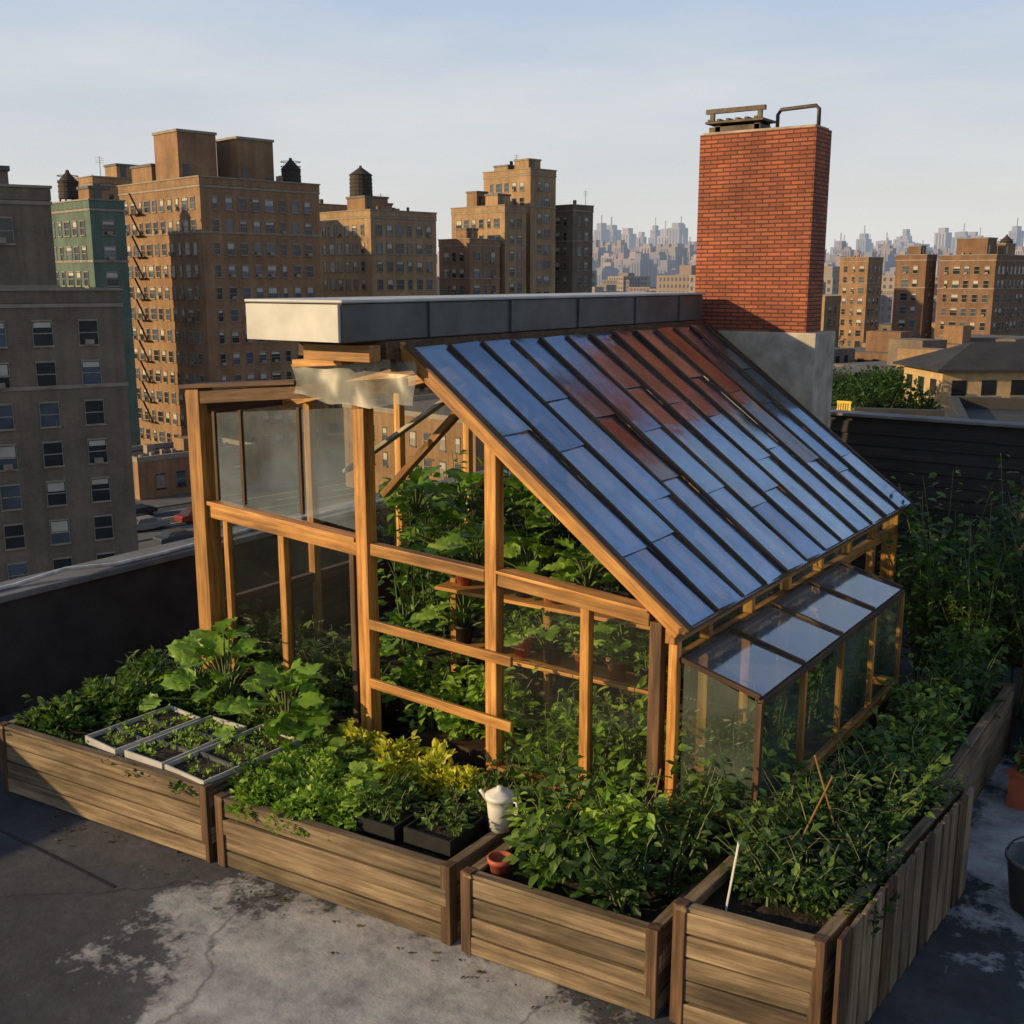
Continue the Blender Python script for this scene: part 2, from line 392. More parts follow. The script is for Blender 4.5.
for i in range(K + 1):
    for j in range(K + 1):
        u, w_ = i / K, j / K
        x = -5.35 + 1.05 * u; z = 2.77 + .19 * w_ + .06 * u * w_ - .05 * math.sin(u * 3.1) * (1 - w_) + .012 * math.sin(u * 17) * (1 - w_)
        vs.append((x, FY - .12 + .022 * math.sin(u * 11 + w_ * 4) + .016 * math.sin(u * 23 + 2), z))
for i in range(K):
    for j in range(K): q = i * (K + 1) + j; fs.append((q, q + K + 1, q + K + 2, q + 1))
obj('polythene_sheet', vs, fs, M_film, GH, smooth=True)
beam('ridge_end_block', (-5.0, FY - .30, 3.07), (-4.45, FY - .30, 3.07), .10, .10, M_gold, GH)
beam('ridge_end_plate', (-5.30, FY - .1, 2.97), (-4.86, FY - .1, 3.0), .12, .05, M_gold, GH)
RX, RZ = -4.42, 3.10; EX, EZ = -2.52, 1.68
def roofp(x, y, off=0):
    t = (x - RX) / (EX - RX); nx, nz = (RZ - EZ), (EX - RX); ln = math.hypot(nx, nz)
    return Vector((x + off * nx / ln, y, RZ + (EZ - RZ) * t + off * nz / ln))
beam('rake_front', roofp(RX - .05, FY - .04, -.04), roofp(EX + .02, FY - .04, -.04), .05, .08, M_gold, GH)
beam('rake_front_cap', roofp(RX, FY - .05, .015), roofp(EX + .05, FY - .05, .015), .065, .02, M_dark, GH)
beam('rake_back', roofp(RX, BY, -.04), roofp(EX, BY, -.04), .08, .10, M_dark, GH)
NP = 12; y0 = FY - .01; y1 = BY
dy = (y1 - y0) / NP
for i in range(NP + 1):
    y = y0 + i * dy
    w = .022 if i % 2 else .034
    if i > 0: beam('glazing_bar', roofp(RX + .02, y, .010), roofp(EX + .03, y, .010), w, .020, M_dark, GH, 0)
    if i > 0: beam('rafter', roofp(RX + .02, y, -.055), roofp(EX - .02, y, -.055), .035, .07, M_gold, GH, 0)
for i in range(NP):
    ya = y0 + i * dy + .010; yb = y0 + (i + 1) * dy - .010
    cuts = [0, .33 + .1 * math.sin(i * 2.1), .68 + .09 * math.sin(i * 1.3 + 1), 1]
    for k in range(3):
        xa = RX + (EX + .04 - RX) * cuts[k]; xb = RX + (EX + .04 - RX) * min(1, cuts[k + 1] + .015)
        ja = R.uniform(-.009, .009); jb = R.uniform(-.004, .004)
        quad('roof_pane', [roofp(xa, ya, -.004 + ja + jb), roofp(xb, ya, .006 + ja), roofp(xb, yb, .006 - ja), roofp(xa, yb, -.004 - ja + jb)], M_roofglass, GH, .003)
beam('eave_beam', (EX - .06, FY - .06, 1.60), (EX - .06, BY + .05, 1.60), .06, .08, M_gold, GH)
beam('eave_gutter', (EX + .02, FY - .08, 1.650), (EX + .02, BY + .08, 1.650), .045, .03, M_dark, GH)
beam('wall_plate', (-2.60, FY + .03, 1.42), (-2.60, BY, 1.42), .06, .07, M_gold, GH)
for i in range(7):
    y = FY + .45 + i * .62
    beam('eave_stud', (-2.60, y, 1.46), (-2.60, y, 1.555), .05, .06, M_gold, GH, 0)
    beam('wall_stud', (-2.60, y, .05), (-2.60, y, 1.38), .05, .06, M_gold, GH, 0)
quad('clerestory_pane', [(-2.60, FY + .1, 1.46), (-2.60, BY, 1.46), (-2.60, BY, 1.555), (-2.60, FY + .1, 1.555)], M_glass2, GH, 0)
beam('skirt_board', (-2.60, 7.9, .3), (-2.60, BY, .3), .03, .5, M_fenceW, GH)
for x, zt in ((-6.4, 2.6), (-5.4, 2.9), (-4.6, 2.9), (-3.6, 2.4), (-2.65, 1.6)):
    beam('back_post', (x, BY, .05), (x, BY, zt), .08, .08, M_gold, GH)
beam('back_rail', (-6.4, BY, 1.6), (-2.7, BY, 1.55), .06, .09, M_gold, GH)
for y in (6.3, 7.4, 8.4):
    beam('left_post', (-6.4, y, .05), (-6.4, y, 2.55), .07, .07, M_gold, GH)
beam('left_plate', (-6.4, FY, 2.60), (-6.4, BY, 2.60), .08, .10, M_dark, GH)
beam('left_rail', (-6.4, FY, 1.1), (-6.4, BY, 1.1), .06, .08, M_dark, GH)
quad('left_pane', [(-6.41, FY + .1, 1.15), (-6.41, BY, 1.15), (-6.41, BY, 2.54), (-6.41, FY + .1, 2.54)], M_glass, GH, 0)
beam('left_board', (-6.41, FY + .1, .55), (-6.41, BY, .55), .02, 1.0, M_dark, GH)
for y in (6.0, 6.9, 7.8, 8.7):
    beam('left_rafter', (-6.38, y, 2.56), (-4.5, y, 3.02), .05, .08, M_gold, GH)
beam('brace_a', (-6.3, 6.6, 1.95), (-5.0, 6.6, 2.75), .09, .03, M_conc, GH)
beam('brace_b', (-5.55, 7.4, 1.75), (-4.45, 7.4, 2.85), .08, .05, M_gold, GH)
beam('brace_c', (-5.3, 8.4, 1.7), (-4.3, 8.4, 2.5), .08, .05, M_gold, GH)
beam('brace_d', (-5.35, 6.0, 1.95), (-4.5, 6.0, 2.75), .07, .05, M_gold, GH)
beam('tie_post', (-4.40, 7.4, .4), (-4.40, 7.4, 3.0), .07, .07, M_gold, GH)
beam('ridge_board', (-4.48, FY - .1, 3.02), (-4.48, BY, 3.02), .06, .14, M_dark, GH)
A = Acc(); A.box(-5.28, -4.50, 4.72, 9.50, 3.14, 3.365, 0); A.box(-5.30, -4.48, 4.70, 9.53, 3.367, 3.387, 1)
rb = A.make('ridge_box', [M_metal, M_metalL], GH); bevel(rb, .008)
A = Acc(); A.box(-5.28, -4.51, 4.695, 4.717, 3.145, 3.36, 0)
A.make('ridge_box_fascia', [M_metalL], GH)
for y in (5.5, 6.4, 7.3, 8.2, 9.0):
    A = Acc(); A.box(-4.498, -4.485, y, y + .03, 3.145, 3.362, 0); A.make('ridge_box_seam', [M_metal], GH)
A = Acc(); A.box(-5.2, -4.46, 5.05, 9.45, 3.03, 3.137, 0); A.make('ridge_soffit', [M_dark], GH)
A = Acc(); A.box(-6.3, -2.68, FY + .1, BY - .1, .006, .05, 0); A.make('greenhouse_floor', [M_conc], GH)
A = Acc(); A.box(-6.3, -4.2, 5.9, 9.3, .05, .62, 0); A.box(-4.1, -3.0, 6.6, 9.3, .05, .55, 0); A.box(-4.7, -3.85, 5.45, 5.8, .05, .45, 0)
A.make('planting_bench', [M_dark], GH)
A = Acc(); A.box(-6.24, -4.26, 5.96, 9.24, .62, .66, 0); A.box(-4.04, -3.06, 6.66, 9.24, .55, .59, 0); A.make('bench_soil', [M_soil], GH)
SH = empty('potting_shelf')
for z in (.95, 1.38):
    beam('shelf_board', (-4.75, 5.95, z), (-3.0, 6.05, z - .02), .26, .025, M_gold, SH)
for x in (-4.7, -3.9, -3.05): beam('shelf_leg', (x, 6.0, .05), (x, 6.0, 1.42), .05, .05, M_gold, SH)
for i, x in enumerate((-4.6, -4.35, -4.1, -3.85, -3.6, -3.35, -3.12)):
    for z in (.964, 1.394):
        A = Acc(); A.lathe(x, 5.98, [(0, z), (.05, z), (.07, z + .11), (.076, z + .11), (.076, z + .13), (.06, z + .13), (.055, z + .09), (0, z + .09)], 14)
        A.make('pot', [M_red if (i + int(z * 10)) % 3 else M_black], SH, smooth=True)

# lean-to cold frame
CF = empty('cold_frame')
CX, CZ = -2.08, 1.31; TZ = 1.45; cy0, cy1 = FY + .02, 7.85
def cfb(n, a, b_, w=.035, t=.035, m=M_dark): return beam(n, a, b_, w, t, m, CF, .003)
cfb('top_rail', (-2.55, cy0, TZ), (-2.55, cy1, TZ)); cfb('front_rail', (CX, cy0, CZ), (CX, cy1, CZ), .035, .04)
cfb('bottom_rail', (CX, cy0, .62), (CX, cy1, .62), .05, .06, M_gold)
ns = 4
for i in range(ns + 1):
    y = cy0 + (cy1 - cy0) * i / ns
    cfb('rafter', (-2.55, y, TZ + .012), (CX, y, CZ + .03), .028, .028)
    cfb('stud', (CX, y, .64), (CX, y, CZ), .035, .035, M_gold if i else M_dark)
    if i < ns:
        yb = y + (cy1 - cy0) / ns
        quad('sloped_pane', [(-2.53, y + .02, TZ), (CX, y + .02, CZ + .03), (CX, yb - .02, CZ + .03), (-2.53, yb - .02, TZ)], M_glass3, CF, 0)
        quad('side_pane', [(CX, y + .02, .65), (CX, yb - .02, .65), (CX, yb - .02, CZ - .02), (CX, y + .02, CZ - .02)], M_glass2, CF, 0)
for y in (cy0, cy1):
    vs = [(-2.53, y, .65), (CX - .02, y, .65), (CX - .02, y, CZ), (-2.53, y, TZ)]
    quad('end_pane', vs, M_glass2, CF, 0)
    cfb('end_sill', (-2.53, y, .62), (CX, y, .62), .05, .06, M_gold)
A = Acc(); A.box(-2.53, CX, cy0, cy1, .05, .58, 0); A.make('base', [M_dark], CF)

# ================================================================ CHIMNEY
CH = empty('brick_chimney')
A = Acc(); A.box(-4.68, -3.58, 9.70, 10.08, 3.04, 4.80); A.make('brick_stack', [M_brick], CH)
A = Acc(); A.box(-4.72, -3.47, 9.66, 10.18, .0, 3.037); bevel(A.make('concrete_base', [M_conc], CH), .01)
A = Acc(); A.box(-4.66, -3.60, 9.72, 10.06, 4.802, 4.82); A.make('crown', [M_conc], CH)
A = Acc()
for x in (-4.58, -4.2):
    for y in (9.8, 10.0): A.box(x, x + .05, y, y + .05, 4.82, 4.90)
A.box(-4.66, -4.10, 9.75, 10.06, 4.90, 4.92)
for i in range(6): A.box(-4.64 + i * .09, -4.61 + i * .09, 9.76, 10.05, 4.922, 4.94)
A.box(-4.64, -4.14, 9.80, 10.04, 4.82, 4.875)
A.box(-4.65, -4.08, 9.74, 9.78, 4.985, 5.025); A.box(-4.61, -4.57, 9.745, 9.775, 4.92, 4.99)
A.box(-4.15, -4.11, 9.745, 9.775, 4.92, 4.99)
A.make('flue_cap', [M_rust], CH)
A = Acc(); A.tube([(-4.02, 9.9, 4.81), (-4.02, 9.9, 4.95), (-3.99, 9.9, 4.99), (-3.67, 9.9, 5.0), (-3.64, 9.9, 4.97), (-3.64, 9.9, 4.81)], .018, 8)
A.make('flue_pipe_handle', [M_rust], CH, smooth=True)

# ================================================================ RAISED BEDS
def bed(name, corners, h, boards=4, soil=True, bh=None):
    E = empty(name); n = len(corners); bh = h / boards
    for i in range(n):
        a = Vector((*corners[i], 0)); b_ = Vector((*corners[(i + 1) % n], 0)); d = (b_ - a).normalized(); nr = Vector((d.y, -d.x, 0))
        for k in range(boards):
            j = R.uniform(-.008, .008)
            off = nr * (-.02 + j)
            z = bh * (k + .5)
            beam('board_%d_%d' % (i, k), a + off + d * .022 + Vector((0, 0, z + R.uniform(-.004, .004))), b_ + off - d * .022 + Vector((0, 0, z + R.uniform(-.006, .006))), .035, bh - .010, M_bed, E, .005)
        beam('rim_%d' % i, a - nr * .035 + Vector((0, 0, h + .012)), b_ - nr * .035 + Vector((0, 0, h + .012)), .06, .022, M_bed, E, .004)
        beam('corner_post_%d' % i, a + Vector((0, 0, .0)) - nr * .03 + d * .03, a + Vector((0, 0, h + .03)) - nr * .03 + d * .03, .065, .065, M_dark, E, .004)
    c = sum((Vector((*p, 0)) for p in corners), Vector()) / n
    if soil:
        vs = [c + (Vector((*p, 0)) - c) * .97 + Vector((0, 0, h - .06)) for p in corners]
        g = [];
        K = 14; fs = []
        for i in range(K + 1):
            for j in range(K + 1):
                u, w = i / K, j / K
                p = (vs[0] * (1 - u) + vs[1] * u) * (1 - w) + (vs[3] * (1 - u) + vs[2] * u) * w
                g.append(p + Vector((0, 0, R.uniform(-.02, .02))))
        for i in range(K):
            for j in range(K):
                q = i * (K + 1) + j; fs.append((q, q + K + 1, q + K + 2, q + 1))
        obj('soil', g, fs, M_soil, E, smooth=True)
    return E
def fl(x): return 4.0 + .09 * (x + 5.02)
bed('raised_bed', [(-7.02, fl(-7.02)), (-5.06, fl(-5.06)), (-5.06, 5.14), (-7.02, 5.14)], .47, 4)
bed('raised_bed', [(-5.00, fl(-5.0) + .01), (-3.32, fl(-3.32) + .01), (-3.32, 5.14), (-5.00, 5.14)], .43, 4)
bed('raised_bed', [(-3.24, fl(-3.24)), (-2.14, fl(-2.14)), (-2.14, 5.14), (-3.24, 5.14)], .44, 4)
bed('raised_bed', [(-2.07, fl(-2.07) + .02), (-1.38, fl(-1.38) + .05), (-1.25, 6.35), (-2.0, 6.35)], .60, 5)
bed('raised_bed', [(-2.02, 6.45), (-1.40, 6.45), (-1.40, 8.6), (-2.02, 8.6)], .5, 3)
bed('raised_bed', [(-1.15, 8.3), (.6, 8.3), (.6, 9.2), (-1.15, 9.2)], .45, 3)
E = empty('slatted_panel')
for i in range(14):
    y = 4.47 + i * .138
    x = -1.325 + .125 * (y - 4.42) / 1.9
    beam('slat_%d' % i, (x, y, .01), (x, y, .655 + R.uniform(-.008, .008)), .132, .022, M_dark if i % 4 == 0 else M_bed, E, .003)

E = empty('wooden_fence')
for k in range(4):
    beam('plank_%d' % k, (-2.5, 9.75, .35 + k * .14), (.9, 9.75, .35 + k * .14), .03, .13, M_fenceW, E)
for x in (-2.3, -1.5, -.7, .1): beam('picket_post', (x, 9.70, 0), (x, 9.70, .95), .08, .07, M_gold, E)
E = empty('clapboard_wall')
for k in range(17):
    b_ = beam('clapboard_%d' % k, (-3.95, 11.5, .07 + k * .12), (3.2, 11.5, .07 + k * .12), .02, .128, M_fence, E)
    b_.rotation_quaternion = b_.rotation_quaternion @ Quaternion((1, 0, 0), math.radians(-9))
beam('coping', (-4.0, 11.56, 2.12), (3.3, 11.56, 2.12), .26, .03, M_coping, E)
A = Acc(); A.box(-3.95, 3.2, 11.53, 11.66, .01, 2.09); A.make('core', [M_parapet], E)

# ================================================================ ROOF DECK, PARAPETS
E = empty('rooftop_building')
A = Acc(); A.box(-8.65, 5.0, -7, 12.0, -22, -.01); A.make('walls', [M_parapet], E)
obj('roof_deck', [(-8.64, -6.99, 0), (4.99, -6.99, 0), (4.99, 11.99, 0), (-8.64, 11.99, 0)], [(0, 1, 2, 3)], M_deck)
E2 = empty('parapet_wall')
A = Acc(); A.box(-8.64, -8.30, -6.9, 11.9, .004, .95); A.make('wall', [M_parapet], E2)
A = Acc(); A.box(-8.68, -8.26, -6.9, 11.9, .953, 1.01); bevel(A.make('coping', [M_coping], E2), .008)
A = Acc(); A.box(-8.2, -4.1, 11.6, 11.95, .004, .95); A.make('wall_back', [M_parapet], E2)
A = Acc(); A.box(-8.25, -4.05, 11.56, 11.99, .953, 1.01); A.make('coping_back', [M_coping], E2)
A = Acc(); A.tube([(-8.38 + .06 * math.sin(i * .9) , -1 + i * .45, 1.028 + (.05 if i == 14 else 0)) for i in range(26)], .018, 6)
A.make('cable_hose', [M_blk], None, smooth=True)
A = Acc(); A.box(-8.2, -3.4, 2.35, 2.37, .001, .004); A.box(-5.9, -5.88, -3, 2.34, .001, .004); A.make('deck_joint', [M_black])
A = Acc(); A.box(-8.2, -5.3, 3.48, 3.50, .001, .004); A.make('deck_joint', [M_black])

# ================================================================ SMALL THINGS
def tray(cx, cy, w, d, z, rot, tilt=0):
    E = empty('seed_tray', (cx, cy, z), rot); E.rotation_euler = (tilt, 0, rot)
    A = Acc(); t = .010; h = .06
    A.box(-w / 2, w / 2, -d / 2, -d / 2 + t, 0, h); A.box(-w / 2, w / 2, d / 2 - t, d / 2, 0, h)
    A.box(-w / 2, -w / 2 + t, -d / 2 + t, d / 2 - t, 0, h); A.box(w / 2 - t, w / 2, -d / 2 + t, d / 2 - t, 0, h)
    A.make('rim', [M_metalL], E)
    A = Acc(); A.box(-w / 2 + t, w / 2 - t, -d / 2 + t, d / 2 - t, .0, .03); A.make('compost', [M_soil], E)
    A = Acc()
    for k in range(1, 3): A.box(-w / 2 + t, w / 2 - t, -d / 2 + d * k / 3 - .008, -d / 2 + d * k / 3 + .008, .03, .055)
    A.make('dividers', [M_metal], E)
trays = [(-6.10, 4.34, .36, .66), (-5.70, 4.38, .36, .72), (-5.28, 4.42, .40, .78)]
for i, (cx, cy, w, d) in enumerate(trays): tray(cx, cy, w, d, .465, math.radians((-4, 2, -3)[i]), (.02, -.01, .015)[i])
for cx, cy in ((-3.98, 4.45), (-3.62, 4.5), (-3.6, 4.85)):
    E = empty('plant_tray', (cx, cy, .40), .05)
    A = Acc(); w, d, t, h = .32, .34, .012, .09
    A.box(-w / 2, w / 2, -d / 2, -d / 2 + t, 0, h); A.box(-w / 2, w / 2, d / 2 - t, d / 2, 0, h); A.box(-w / 2, -w / 2 + t, -d / 2 + t, d / 2 - t, 0, h); A.box(w / 2 - t, w / 2, -d / 2 + t, d / 2 - t, 0, h)
    A.make('rim', [M_black], E); A = Acc(); A.box(-w / 2 + t, w / 2 - t, -d / 2 + t, d / 2 - t, 0, .06); A.make('compost', [M_soil], E)
A = Acc(); A.lathe(-3.36, 4.68, [(0, .45), (.060, .45), (.074, .60), (.076, .64), (.084, .642), (.084, .662), (.070, .665), (.05, .685), (.02, .692), (.018, .71), (0, .71)], 24)
A.tube([(-3.285, 4.68, .64), (-3.245, 4.68, .64), (-3.24, 4.68, .58), (-3.292, 4.68, .53)], .008, 8)
A.tube([(-3.43, 4.67, .60), (-3.47, 4.66, .65), (-3.485, 4.66, .665)], [.014, .010, .012], 8)
A.make('watering_jug', [M_white], smooth=True)
A = Acc(); A.lathe(-3.10, 4.32, [(0, .41), (.045, .41), (.062, .50), (.070, .50), (.070, .525), (.058, .525), (.054, .47), (0, .47)], 20)
A.make('flower_pot', [M_red], smooth=True)
E = empty('planter_box', (-1.0, 7.75, 0), 0)
A = Acc(); A.box(-.22, .6, -.16, -.13, 0, .24); A.box(-.22, .6, .13, .16, 0, .24); A.box(-.22, -.19, -.13, .13, 0, .24); A.box(.57, .6, -.13, .13, 0, .24)
A.box(-.24, .62, -.185, -.13, .24, .265); A.box(-.24, .62, .13, .185, .24, .265)
A.make('box', [M_red], E); A = Acc(); A.box(-.19, .57, -.13, .13, .02, .2); A.make('compost', [M_soil], E)
A = Acc(); A.lathe(-.82, 6.35, [(0, .01), (.13, .01), (.17, .30), (.182, .30), (.182, .32), (.165, .32), (.125, .03), (0, .03)], 24)
A.tube([(-.82 + .17 * math.cos(t), 6.35, .31 + .13 * math.sin(t)) for t in [i * math.pi / 10 for i in range(11)]], .006, 6)
A.make('metal_pail', [M_metal], smooth=True)
def stake(p, q, w=.02, m=M_white, n='plant_stake'): beam(n, p, q, w, .008, m, None, .002)
stake((-1.90, 4.50, .55), (-1.86, 4.52, .90), .028)
stake((-1.6, 5.3, .55), (-1.75, 5.2, 1.12), .012, M_fenceW); stake((-1.8, 5.0, .55), (-1.62, 5.1, 1.08), .012, M_fenceW)
stake((-2.5, 4.75, .4), (-2.42, 4.8, 1.02), .012, M_fenceW); stake((-3.1, 4.9, .4), (-2.85, 4.62, .78), .012, M_gold)

# ================================================================ PLANTS
P = Plant()
for x, y, h in ((-6.85, 4.15, .16), (-6.8, 4.5, .22), (-6.75, 4.85, .28), (-6.4, 4.95, .28), (-6.55, 4.6, .22), (-6.1, 5.0, .2), (-6.9, 5.0, .28)):
    P.mound((x, y, .42), .26, .24, h, 420, .065); P.stalks((x, y, .42), h * 1.5, .18, 6, 14, .07)
P.make('bean_plant', LM_mid)
P = Plant()
for cx, cy, w, d in trays:
    for i in range(22): P.mound((cx + R.uniform(-.40, .40) * w, cy + R.uniform(-.43, .45) * d, .495), .035, .035, .06, 14, .03)
P.make('seedling', LM_light)
P = Plant()
for i in range(30): P.mound((R.uniform(-6.6, -5.2), R.uniform(4.78, 5.05), .43), .09, .08, .12, 40, .045)
for i in range(14): P.mound((R.uniform(-6.75, -5.15), fl(-6) + R.uniform(.05, .09), .43), .06, .04, .06, 26, .035)
P.make('radish_plant', LM_mid)
def rosette(name, c, n, l, mat, H=.3):
    """loose large-leaved plant: blades carried on arching petioles"""
    P = Plant(); g = 2.4
    for i in range(n):
        a = i * g + R.uniform(-.3, .3); q = (i + .5) / n
        rad = H * (.25 + .75 * q) * R.uniform(.6, 1.1); hh = H * (1.15 - .85 * q) * R.uniform(.75, 1.15)
        b0 = Vector(c); b2 = b0 + Vector((math.cos(a) * rad, math.sin(a) * rad, hh)); b1 = b0.lerp(b2, .5) + Vector((0, 0, hh * .18))
        P.st.tube([b0, b1, b2], [.009, .008, .005], 5, cap=False)
        P.leaf(tuple(b2 - Vector((math.cos(a), math.sin(a), .4)) * l * .15), (math.cos(a) + R.gauss(0, .25), math.sin(a) + R.gauss(0, .25), .55 - .5 * q + R.uniform(-.2, .3)), (R.gauss(0, .35), R.gauss(0, .35), 1), l * R.uniform(.65, 1.15))
    return P.make(name, mat, T_big)
rosette('chard_plant', (-6.05, 5.02, .45), 30, .23, LM_lush, .48)
rosette('chard_plant', (-5.36, 4.95, .42), 30, .23, LM_lush, .42)
rosette('chard_plant', (-5.13, 4.85, .42), 12, .15, LM_lush, .22)
P = Plant()
for x, y, r_, h in ((-4.75, 4.22, .22, .2), (-4.45, 4.28, .24, .2), (-4.2, 4.38, .2, .18), (-4.6, 4.55, .22, .22), (-4.85, 4.5, .18, .2)):
    P.mound((x, y, .38), r_, r_, h + .04, 900, .042)
P.make('lettuce_plant', LM_light)
for x, y in ((-4.3, 4.62), (-4.62, 4.72), (-4.1, 4.4)): rosette('lettuce_plant', (x, y, .42), 16, .11, LM_light, .16)
P = Plant()
for x, y, r_, h in ((-4.92, 4.25, .13, .2), (-4.85, 4.75, .2, .22), (-4.55, 4.8, .2, .2), (-4.1, 4.66, .14, .14)):
    P.mound((x, y, .38), r_, r_, h + .04, 600, .045); P.stalks((x, y, .38), .30, .14, 5, 12, .045)
P.make('parsley_plant', LM_mid)
P = Plant()
for x, y, r_, h in ((-4.72, 5.0, .18, .3), (-4.4, 4.98, .2, .32), (-4.05, 4.96, .2, .30), (-4.25, 4.76, .18, .24), (-3.85, 4.98, .14, .24)):
    P.mound((x, y, .38), r_, r_ * .8, h, 560, .055, .8)
P.make('marigold_plant', LM_yel)
P = Plant()
for cx, cy in ((-3.98, 4.45), (-3.62, 4.5), (-3.6, 4.85)):
    for i in range(7): P.stalks((cx + R.uniform(-.12, .12), cy + R.uniform(-.12, .12), .45), .18, .08, 4, 6, .045)
P.make('seedling', LM_mid)
P = Plant()
for x in (-3.6, -3.42): P.stalks((x, 5.04, .4), .34, .14, 7, 12, .055)
P.make('basil_plant', LM_mid)
def tomato(x, y, z, H, sp, ns, mat, l=.075, name='tomato_plant', nl=20):
    P = Plant(); P.stalks((x, y, z), H, sp, ns, nl, l, .12, .008); P.make(name, mat)
tomato(-2.95, 4.85, .42, .55, .22, 13, LM_mid, .09); tomato(-2.6, 4.75, .42, .62, .24, 14, LM_light, .085)
tomato(-2.30, 4.75, .42, .55, .24, 12, LM_dark); tomato(-2.85, 4.45, .42, .38, .2, 12, LM_mid, .09)
tomato(-2.45, 4.45, .42, .42, .22, 12, LM_dark); tomato(-2.3, 5.05, .42, .7, .2, 10, LM_mid); tomato(-3.08, 4.6, .42, .36, .13, 7, LM_light, .055)
for x, y, h, mt, l in ((-1.8, 4.75, .30, LM_dark, .055), (-1.6, 4.75, .34, LM_mid, .045), (-1.85, 5.05, .44, LM_mid, .07), (-1.5, 5.15, .36, LM_dark, .05), (-1.8, 5.5, .46, LM_mid, .06),
                (-1.5, 5.6, .42, LM_mid, .05), (-1.75, 5.95, .44, LM_dark, .06), (-1.45, 6.1, .4, LM_mid, .06)):
    tomato(x, y, .54, h, .25, 16, mt, l, 'pepper_plant', 22)
P = Plant()
for i in range(7): P.mound((R.uniform(-1.95, -1.45), R.uniform(4.75, 6.1), .54), .22, .22, .22, 420, .04)
P.make('herb_plant', LM_dark)
P = Plant()
for i in range(60):
    p = Vector((R.uniform(-2.0, -1.38), R.uniform(4.5, 5.9), .72 + R.random() * .12)); d = Vector((R.gauss(0, 1), R.gauss(0, 1), R.uniform(.2, 1.1))).normalized()
    P.leaf(tuple(p), tuple(d), (R.gauss(0, .5), 0, 1), R.uniform(.12, .32))
P.make('dry_grass', leafmat('straw', (.24, .19, .08), (.40, .33, .14), (.5, .43, .22)), (np.array([(0.010, 0, 0), (-.010, 0, 0), (-.006, .6, .0), (.006, .6, 0), (0, 1, -.1)]), [(0, 1, 2), (0, 2, 3), (3, 2, 4)]))
for x, y, h in ((-1.75, 6.7, .5), (-1.6, 7.1, .55), (-1.8, 7.5, .6), (-1.6, 8.0, .6), (-1.8, 8.4, .7)):
    tomato(x, y, .42, h, .28, 17, R.choice([LM_mid, LM_dark, LM_mid]), .065, 'bean_plant', 24)
for x, y, h in ((-2.15, 9.15, 1.95), (-1.75, 8.95, 1.8), (-1.35, 9.35, 2.1), (-2.2, 9.55, 2.0), (-.9, 9.35, 1.7), (-1.7, 9.5, 2.25)):
    P = Plant(); P.stalks((x, y, .05), h, .42, 13, 42, .085, .08, .010, .25); P.make('bamboo_shrub', LM_mid if h < 2.05 else LM_dark, T_leaf)
for x, y, h in ((-.7, 8.6, .45), (-.2, 8.7, .5), (-.6, 9.0, .5), (.2, 8.7, .5)):
    tomato(x, y, .38, h, .28, 16, LM_light if h < .5 else LM_mid, .08, 'squash_plant', 18)
for x in (-1.1, -.8, -.5): tomato(x, 7.75, .18, .3, .15, 12, LM_mid, .05, 'basil_plant')
def inside(name, x, y, z, H, sp, ns, nl, l, mt, tm=T_leaf):
    P = Plant(); P.stalks((x, y, z), H, sp, ns, nl, l, .12, .008); P.make(name, mt, tm)
for i in range(22):
    x = R.uniform(-5.9, -3.1); y = R.uniform(6.3, 8.6)
    top = 2.2 if x < -4.3 else min(2.05, roofp(x, y).z - .3)
    H = (top - .62) * R.uniform(.88, 1.12)
    inside('greenhouse_vine', x, y, .6, H, .36, 12, 24, .085, R.choice([LM_mid, LM_lush, LM_lush, LM_dark]))
for x, y, z, l in ((-5.0, 5.8, .8, .18), (-4.5, 6.0, 1.50, .20), (-4.05, 6.0, 1.50, .20), (-3.6, 6.0, 1.50, .18), (-4.6, 5.98, 1.05, .17), (-4.2, 5.65, .50, .18), (-3.9, 5.98, 1.05, .17), (-5.1, 6.4, 1.45, .2), (-3.3, 5.98, 1.05, .17), (-5.4, 7.0, 1.6, .2), (-4.7, 6.9, 1.75, .2), (-4.3, 6.7, 1.7, .2), (-5.0, 7.6, 1.85, .2), (-5.3, 6.3, 1.75, .2), (-4.8, 5.6, .55, .18)):
    rosette('squash_plant', (x, y, z), 18, l, LM_lush, .27)
for x, y, h in ((-4.6, 5.62, .7), (-4.3, 5.62, .6), (-4.0, 5.62, .7), (-3.6, 5.55, 1.0), (-3.35, 5.6, 1.2), (-3.0, 5.55, 1.25), (-3.45, 5.45, .9), (-2.88, 5.6, 1.0), (-3.2, 5.5, 1.0)):
    inside('tomato_plant', x, y, .42 if x < -3.9 else .1, h, .22, 12, 26, .075, R.choice([LM_light, LM_lush, LM_light]))
for x in (-4.35, -4.1, -3.6, -3.35, -3.12): inside('basil_plant', x, 5.98, 1.05, .3, .15, 9, 14, .05, LM_light)
P = Plant()
for x in (-6.1, -5.7, -5.3): P.stalks((x, 5.55, .1), 1.2, .3, 13, 24, .08)
P.make('greenhouse_vine', LM_mid)
for y in (5.5, 6.1, 6.8, 7.4): inside('herb_plant', -2.3, y, .55, .6, .15, 11, 18, .06, LM_mid)
P = Plant()
for i in range(70):
    x = R.uniform(-6.5, -1.6); P.leaf((x, fl(x) - abs(R.gauss(0, .16)) - .03, .006), (R.gauss(0, 1), R.gauss(0, 1), .03), (R.gauss(0, .15), R.gauss(0, .15), 1), R.uniform(.02, .045))
P.make('fallen_leaves', leafmat('leaf_litter', (.05, .05, .015), (.12, .09, .03), (.2, .16, .05)))

